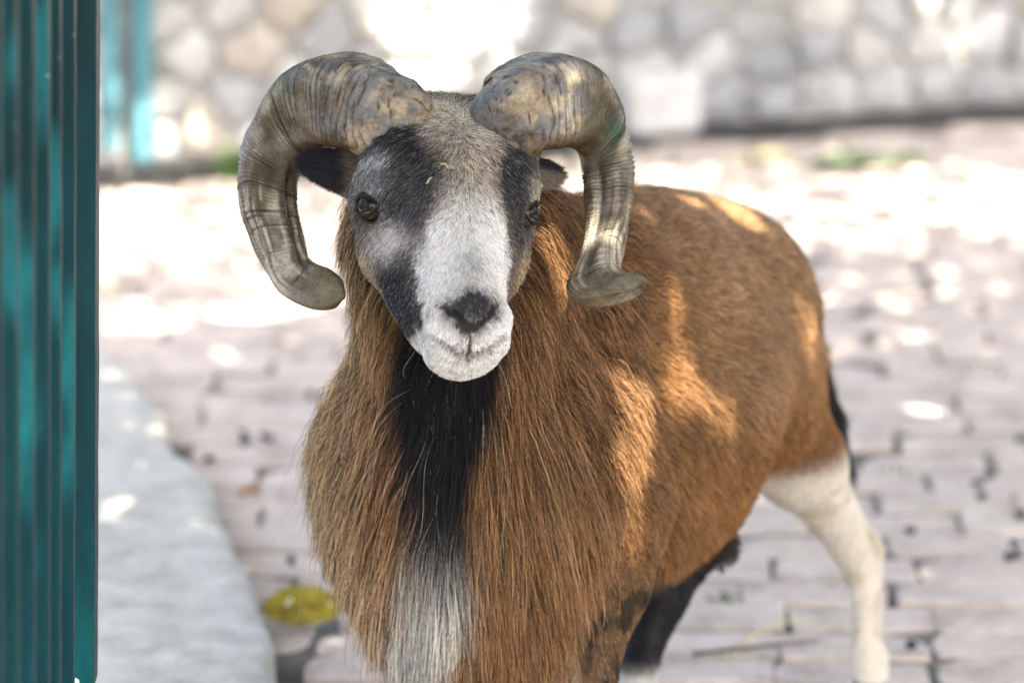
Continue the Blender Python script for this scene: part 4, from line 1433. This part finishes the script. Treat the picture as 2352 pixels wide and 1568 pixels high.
def fur_face():
    n = int(125000 * HAIR)
    w_ = VIS * (FG == G_HEAD) * (FACING > -0.2)
    R0 = tri_points(n, w_)
    h = to_head(R0)
    N0 = grad(R0, 0.004)
    ok = np.ones(n, bool)
    for sg, ec in EYES:
        ok &= np.linalg.norm(R0 - ec, axis=1) > 0.0195
    nose = (blob(h, (0, NOSE_U - 0.002), (0.026, 0.015)) > 0.5) & (h[:, 2] > 0.02)
    vee = (np.abs(h[:, 1] - VEE_U - np.abs(h[:, 0]) * 0.95) < 0.0065) & (np.abs(h[:, 0]) < 0.027) & (h[:, 2] > 0.02)
    slit = (np.abs(h[:, 0]) < 0.003) & (h[:, 1] < VEE_U + 0.01) & (h[:, 1] > MOUTH_U - 0.004)
    ok &= ~(nose & (rng.random(n) < 0.8)) & ~vee & ~slit
    ok &= sample(R0 + N0 * 0.004) > 0.0015                # not inside the carved lines
    R0, N0, h = R0[ok], N0[ok], h[ok]
    n = len(R0)
    side = np.clip(h[:, 0] / 0.05, -1, 1)
    D = -hu * 0.55 + hs * (side * 0.75)[:, None]
    up = sm(0.05, 0.11, h[:, 1])
    D = D * (1 - up)[:, None] + (hu * 0.2 - hn * 0.3 + hs * side[:, None] * 0.8) * up[:, None]
    D = D + rng.normal(0, 0.22, (n, 3))
    L = 0.0085 + 0.004 * sm(-0.03, 0.06, h[:, 1]) - 0.0035 * sm(-0.06, -0.12, h[:, 1])
    L = L + 0.014 * sm(0.100, 0.112, h[:, 1])
    L = L * rng.uniform(0.65, 1.25, n)
    for sg, ec in EYES:
        L = L * (0.45 + 0.55 * sm(0.017, 0.03, np.linalg.norm(R0 - ec, axis=1)))
    S = grow(R0, N0, D, L, L * rng.uniform(0.12, 0.34, n), rng.uniform(0.25, 0.6, n), 0.15, 4, np.full(n, 0.35))
    S = clump(S, 0.0045, 0.55)
    col = coat_colour(R0 + rng.normal(0, 0.0028, R0.shape) * (h[:, 1] > -0.11)[:, None], np.full(n, G_HEAD))
    # agouti: some dark hairs in the pale areas, some pale hairs in the dark ones
    lum = col.mean(1)
    r = rng.random(n)
    fore = np.maximum(sm(-0.05, 0.02, h[:, 1]) * (lum > 0.25), 0.9 * ((lum > 0.06) & (lum < 0.35)))
    col = np.where(((r < 0.26) & (rng.random(n) < fore))[:, None], col * 0.2, col)
    col = np.where(((lum < 0.1) & (r < 0.14))[:, None], np.array([0.17, 0.172, 0.185]), col)
    col = np.where(((lum > 0.06) & (lum < 0.35) & (r > 0.80))[:, None], col * 2.1 + 0.02, col)
    col = np.where(((lum > 0.5) & (r > 0.95))[:, None], col * 0.45, col)
    col = variation(col, 0.22, n)
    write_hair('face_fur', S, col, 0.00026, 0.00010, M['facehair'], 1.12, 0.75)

def fur_ears():
    n = int(9000 * HAIR)
    R0 = tri_points(n, (FG == G_EAR) * 1.0)
    N0 = grad(R0, 0.003)
    h = to_head(R0)
    D = hs * np.sign(h[:, 0])[:, None] - hn * 0.2 - hu * 0.15 + rng.normal(0, 0.25, (n, 3))
    L = rng.uniform(0.006, 0.012, n)
    S = grow(R0, N0, D, L, L * 0.2, rng.uniform(0.2, 0.5, n), 0.2, 4, np.full(n, 0.3))
    col = variation(coat_colour(R0, np.full(n, G_EAR)), 0.25, n)
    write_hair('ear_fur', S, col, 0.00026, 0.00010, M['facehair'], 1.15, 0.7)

def fur_mane():
    n = int(110000 * HAIR)
    al = (FC - C_CH) @ AX
    xl = np.interp(FC[:, 2], [0.30, 0.36, 0.42, 0.48, 0.55, 0.62, 0.72], [0.02, 0.035, 0.06, 0.085, 0.105, 0.115, 0.13])
    front = ((FG == G_NECK) * 1.0 + (FG == G_TRUNK) * 0.9 + (FG == G_FL) * 0.6 + (FG == G_FR) * (FC[:, 2] > 0.36) * 0.6) * (FC[:, 0] < xl) * (FC[:, 1] < 4.24 + (FC[:, 0] > 0))
    R0 = tri_points(n, VIS * front)
    N0 = grad(R0)
    g = group_of(R0)
    X, Z = R0[:, 0], R0[:, 2]
    sx = np.clip((X + 0.045) / 0.13, -0.40, 1.25)
    D = np.stack([sx * (0.9 * sm(0.42, 0.66, Z) + 0.22), np.full(n, 0.12) + 0.5 * sm(0.62, 0.75, Z), -np.ones(n)], 1)
    D = D + rng.normal(0, 0.14, (n, 3)) + 0.35 * (np.stack([vnoise(R0, 16, 41), vnoise(R0, 16, 42), vnoise(R0, 16, 43)], 1) - 0.5)
    L = 0.058 + 0.075 * sm(0.66, 0.50, Z) * sm(0.15, 0.06, np.abs(X + 0.045))
    L = L * rng.uniform(0.6, 1.2, n) * (1 - 0.45 * sm(0.66, 0.74, Z) * sm(0.0, 0.06, X))
    off = (1 - 0.6 * sm(0.64, 0.74, Z) * sm(0.0, 0.06, X)) * rng.uniform(0.004, 0.038, n) * (0.45 + 0.75 * sm(0.68, 0.52, Z)) * (0.3 + 0.7 * sm(0.32, 0.46, Z))
    wisp = rng.random(n) < 0.07
    L = np.where(wisp, L * 1.35, L)
    off = np.where(wisp, off + 0.010, off)
    S = grow(R0, N0, D, L, off, rng.uniform(0.15, 0.65, n) + 0.35 * wisp, 0.9, 9, np.where(wisp, 0.8, 0.30))
    S = clump(S, 0.009, 0.60, 1.3)
    S = clump(S, 0.035, 0.22, 2.0)
    gc = np.where(g == G_TRUNK, G_NECK, g)
    gc = np.where((g == G_FL), G_NECK, gc)
    col = coat_colour(R0, gc)
    lum = col.mean(1)
    r = rng.random(n)
    col = np.where(((lum > 0.2) & (r < 0.38))[:, None], np.array([0.05, 0.045, 0.04]), col)       # dark hairs in the silver
    col = np.where(((lum < 0.02) & (r < 0.012))[:, None], np.array([0.4, 0.4, 0.38]), col)
    brown = (lum > 0.05) & (lum < 0.3)
    col = np.where((brown & (r < 0.40))[:, None], col * 0.10, col)
    col = np.where((brown & (r > 0.76))[:, None], col * 1.75 + 0.03, col)
    col = variation(col, 0.28, n)
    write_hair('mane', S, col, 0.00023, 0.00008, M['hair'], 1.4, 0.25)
    # loose pale hairs
    k = rng.choice(np.nonzero((X < 0.05) & (Z < 0.66))[0], 90, replace=False)
    L2 = rng.uniform(0.10, 0.19, 90)
    S = grow(R0[k], N0[k], D[k] + rng.normal(0, 0.25, (90, 3)), L2, off[k] + 0.012, rng.uniform(0.3, 0.8, 90), 0.9, 12, np.full(90, 1.3))
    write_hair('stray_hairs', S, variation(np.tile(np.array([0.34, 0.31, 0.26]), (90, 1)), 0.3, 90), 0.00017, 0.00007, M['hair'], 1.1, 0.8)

def fur_coat():
    n = int(120000 * HAIR)
    al = (FC - C_CH) @ AX
    w_ = VIS * ((FG == G_TRUNK) * 1.0 + (FG == G_TAIL) * 1.6 + ((FG == G_FL) | (FG == G_HL)) * 1.0 + (FG == G_HR) * 0.8 + (FG == G_FR) * 0.4 + (FG == G_NECK) * 0.25)
    w_ = w_ * (FC[:, 2] > 0.05)
    R0 = tri_points(n, w_)
    N0 = grad(R0)
    g = group_of(R0)
    al = (R0 - C_CH) @ AX
    leg = ((g >= G_FL) & (g <= G_HR))
    lowleg = leg * sm(0.46, 0.36, R0[:, 2])
    D = AX[None] * 1.0 + np.array([0, 0, -1.0])[None] * (0.35 + 0.9 * sm(0.66, 0.45, R0[:, 2]))[:, None]
    D = D * (1 - lowleg)[:, None] + np.array([0, 0.1, -1.0])[None] * lowleg[:, None]
    D = np.where((g == G_TAIL)[:, None], np.array([0.3, 0.1, -1.0])[None], D)
    D = D + rng.normal(0, 0.16, (n, 3)) + 0.5 * (np.stack([vnoise(R0, 12, 51), vnoise(R0, 12, 52), vnoise(R0, 12, 53)], 1) - 0.5)
    L = 0.019 + 0.012 * sm(0.26, 0.1, al) * ~leg
    L = L * (1 - 0.62 * lowleg)
    L = np.where((g == G_TAIL), 0.035, L) * rng.uniform(0.65, 1.25, n)
    L = L * (1 - 0.5 * ((g == G_HL) & (R0[:, 2] < 0.33)))
    off = L * rng.uniform(0.06, 0.30, n)
    S = grow(R0, N0, D, L, off, rng.uniform(0.12, 0.45, n), 0.35, 5, np.full(n, 0.25))
    S = clump(S, 0.010, 0.6)
    col = coat_colour(R0, g)
    r = rng.random(n)
    lum = col.mean(1)
    brown = (lum > 0.05) & (lum < 0.3)
    col = np.where((brown & (r < 0.14))[:, None], col * 0.35, col)
    col = np.where((brown & (r > 0.88))[:, None], col * 1.5 + 0.02, col)
    patch = fbm(R0, 26, 61)
    pale = sm(0.35, 0.5, lum)
    col = col * (1 + (0.62 + 0.76 * patch - 1) * (1 - 0.85 * pale))[:, None]
    col = np.where((pale > 0.5)[:, None], variation(col, 0.07, n), variation(col, 0.22, n))
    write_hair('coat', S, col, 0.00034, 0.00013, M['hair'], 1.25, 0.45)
fur_face()
fur_ears()
fur_mane()
fur_coat()

for (px, py, ang, lab) in ((975, 403, 0.7, 'tiny pale straw bit stuck in the dark brow fur'), (1016, 366, -0.5, 'tiny straw crumb in the pale forehead fur')):
    q = fur_hit(px, py)
    if q is not None:
        while sample(q[None])[0] > 0.0045:
            q = q - grad(q[None])[0] * 0.001
        dv = hs * math.cos(ang) + hu * math.sin(ang)
        path = [q + dv * t * 0.006 + hn * 0.0006 * math.sin(t * 5) + hu * 0.0012 * math.cos(t * 4) for t in np.linspace(-1, 1, 9)]
        V, F = tube(path, [0.0003, .0008, .0011, .0012, .001, .0011, .0012, .0009, .0003], 6)
        o = mesh_obj('straw_bit', V, F, M['straw'], None, True)
        tag(o, lab, 'straw')
build_tree()
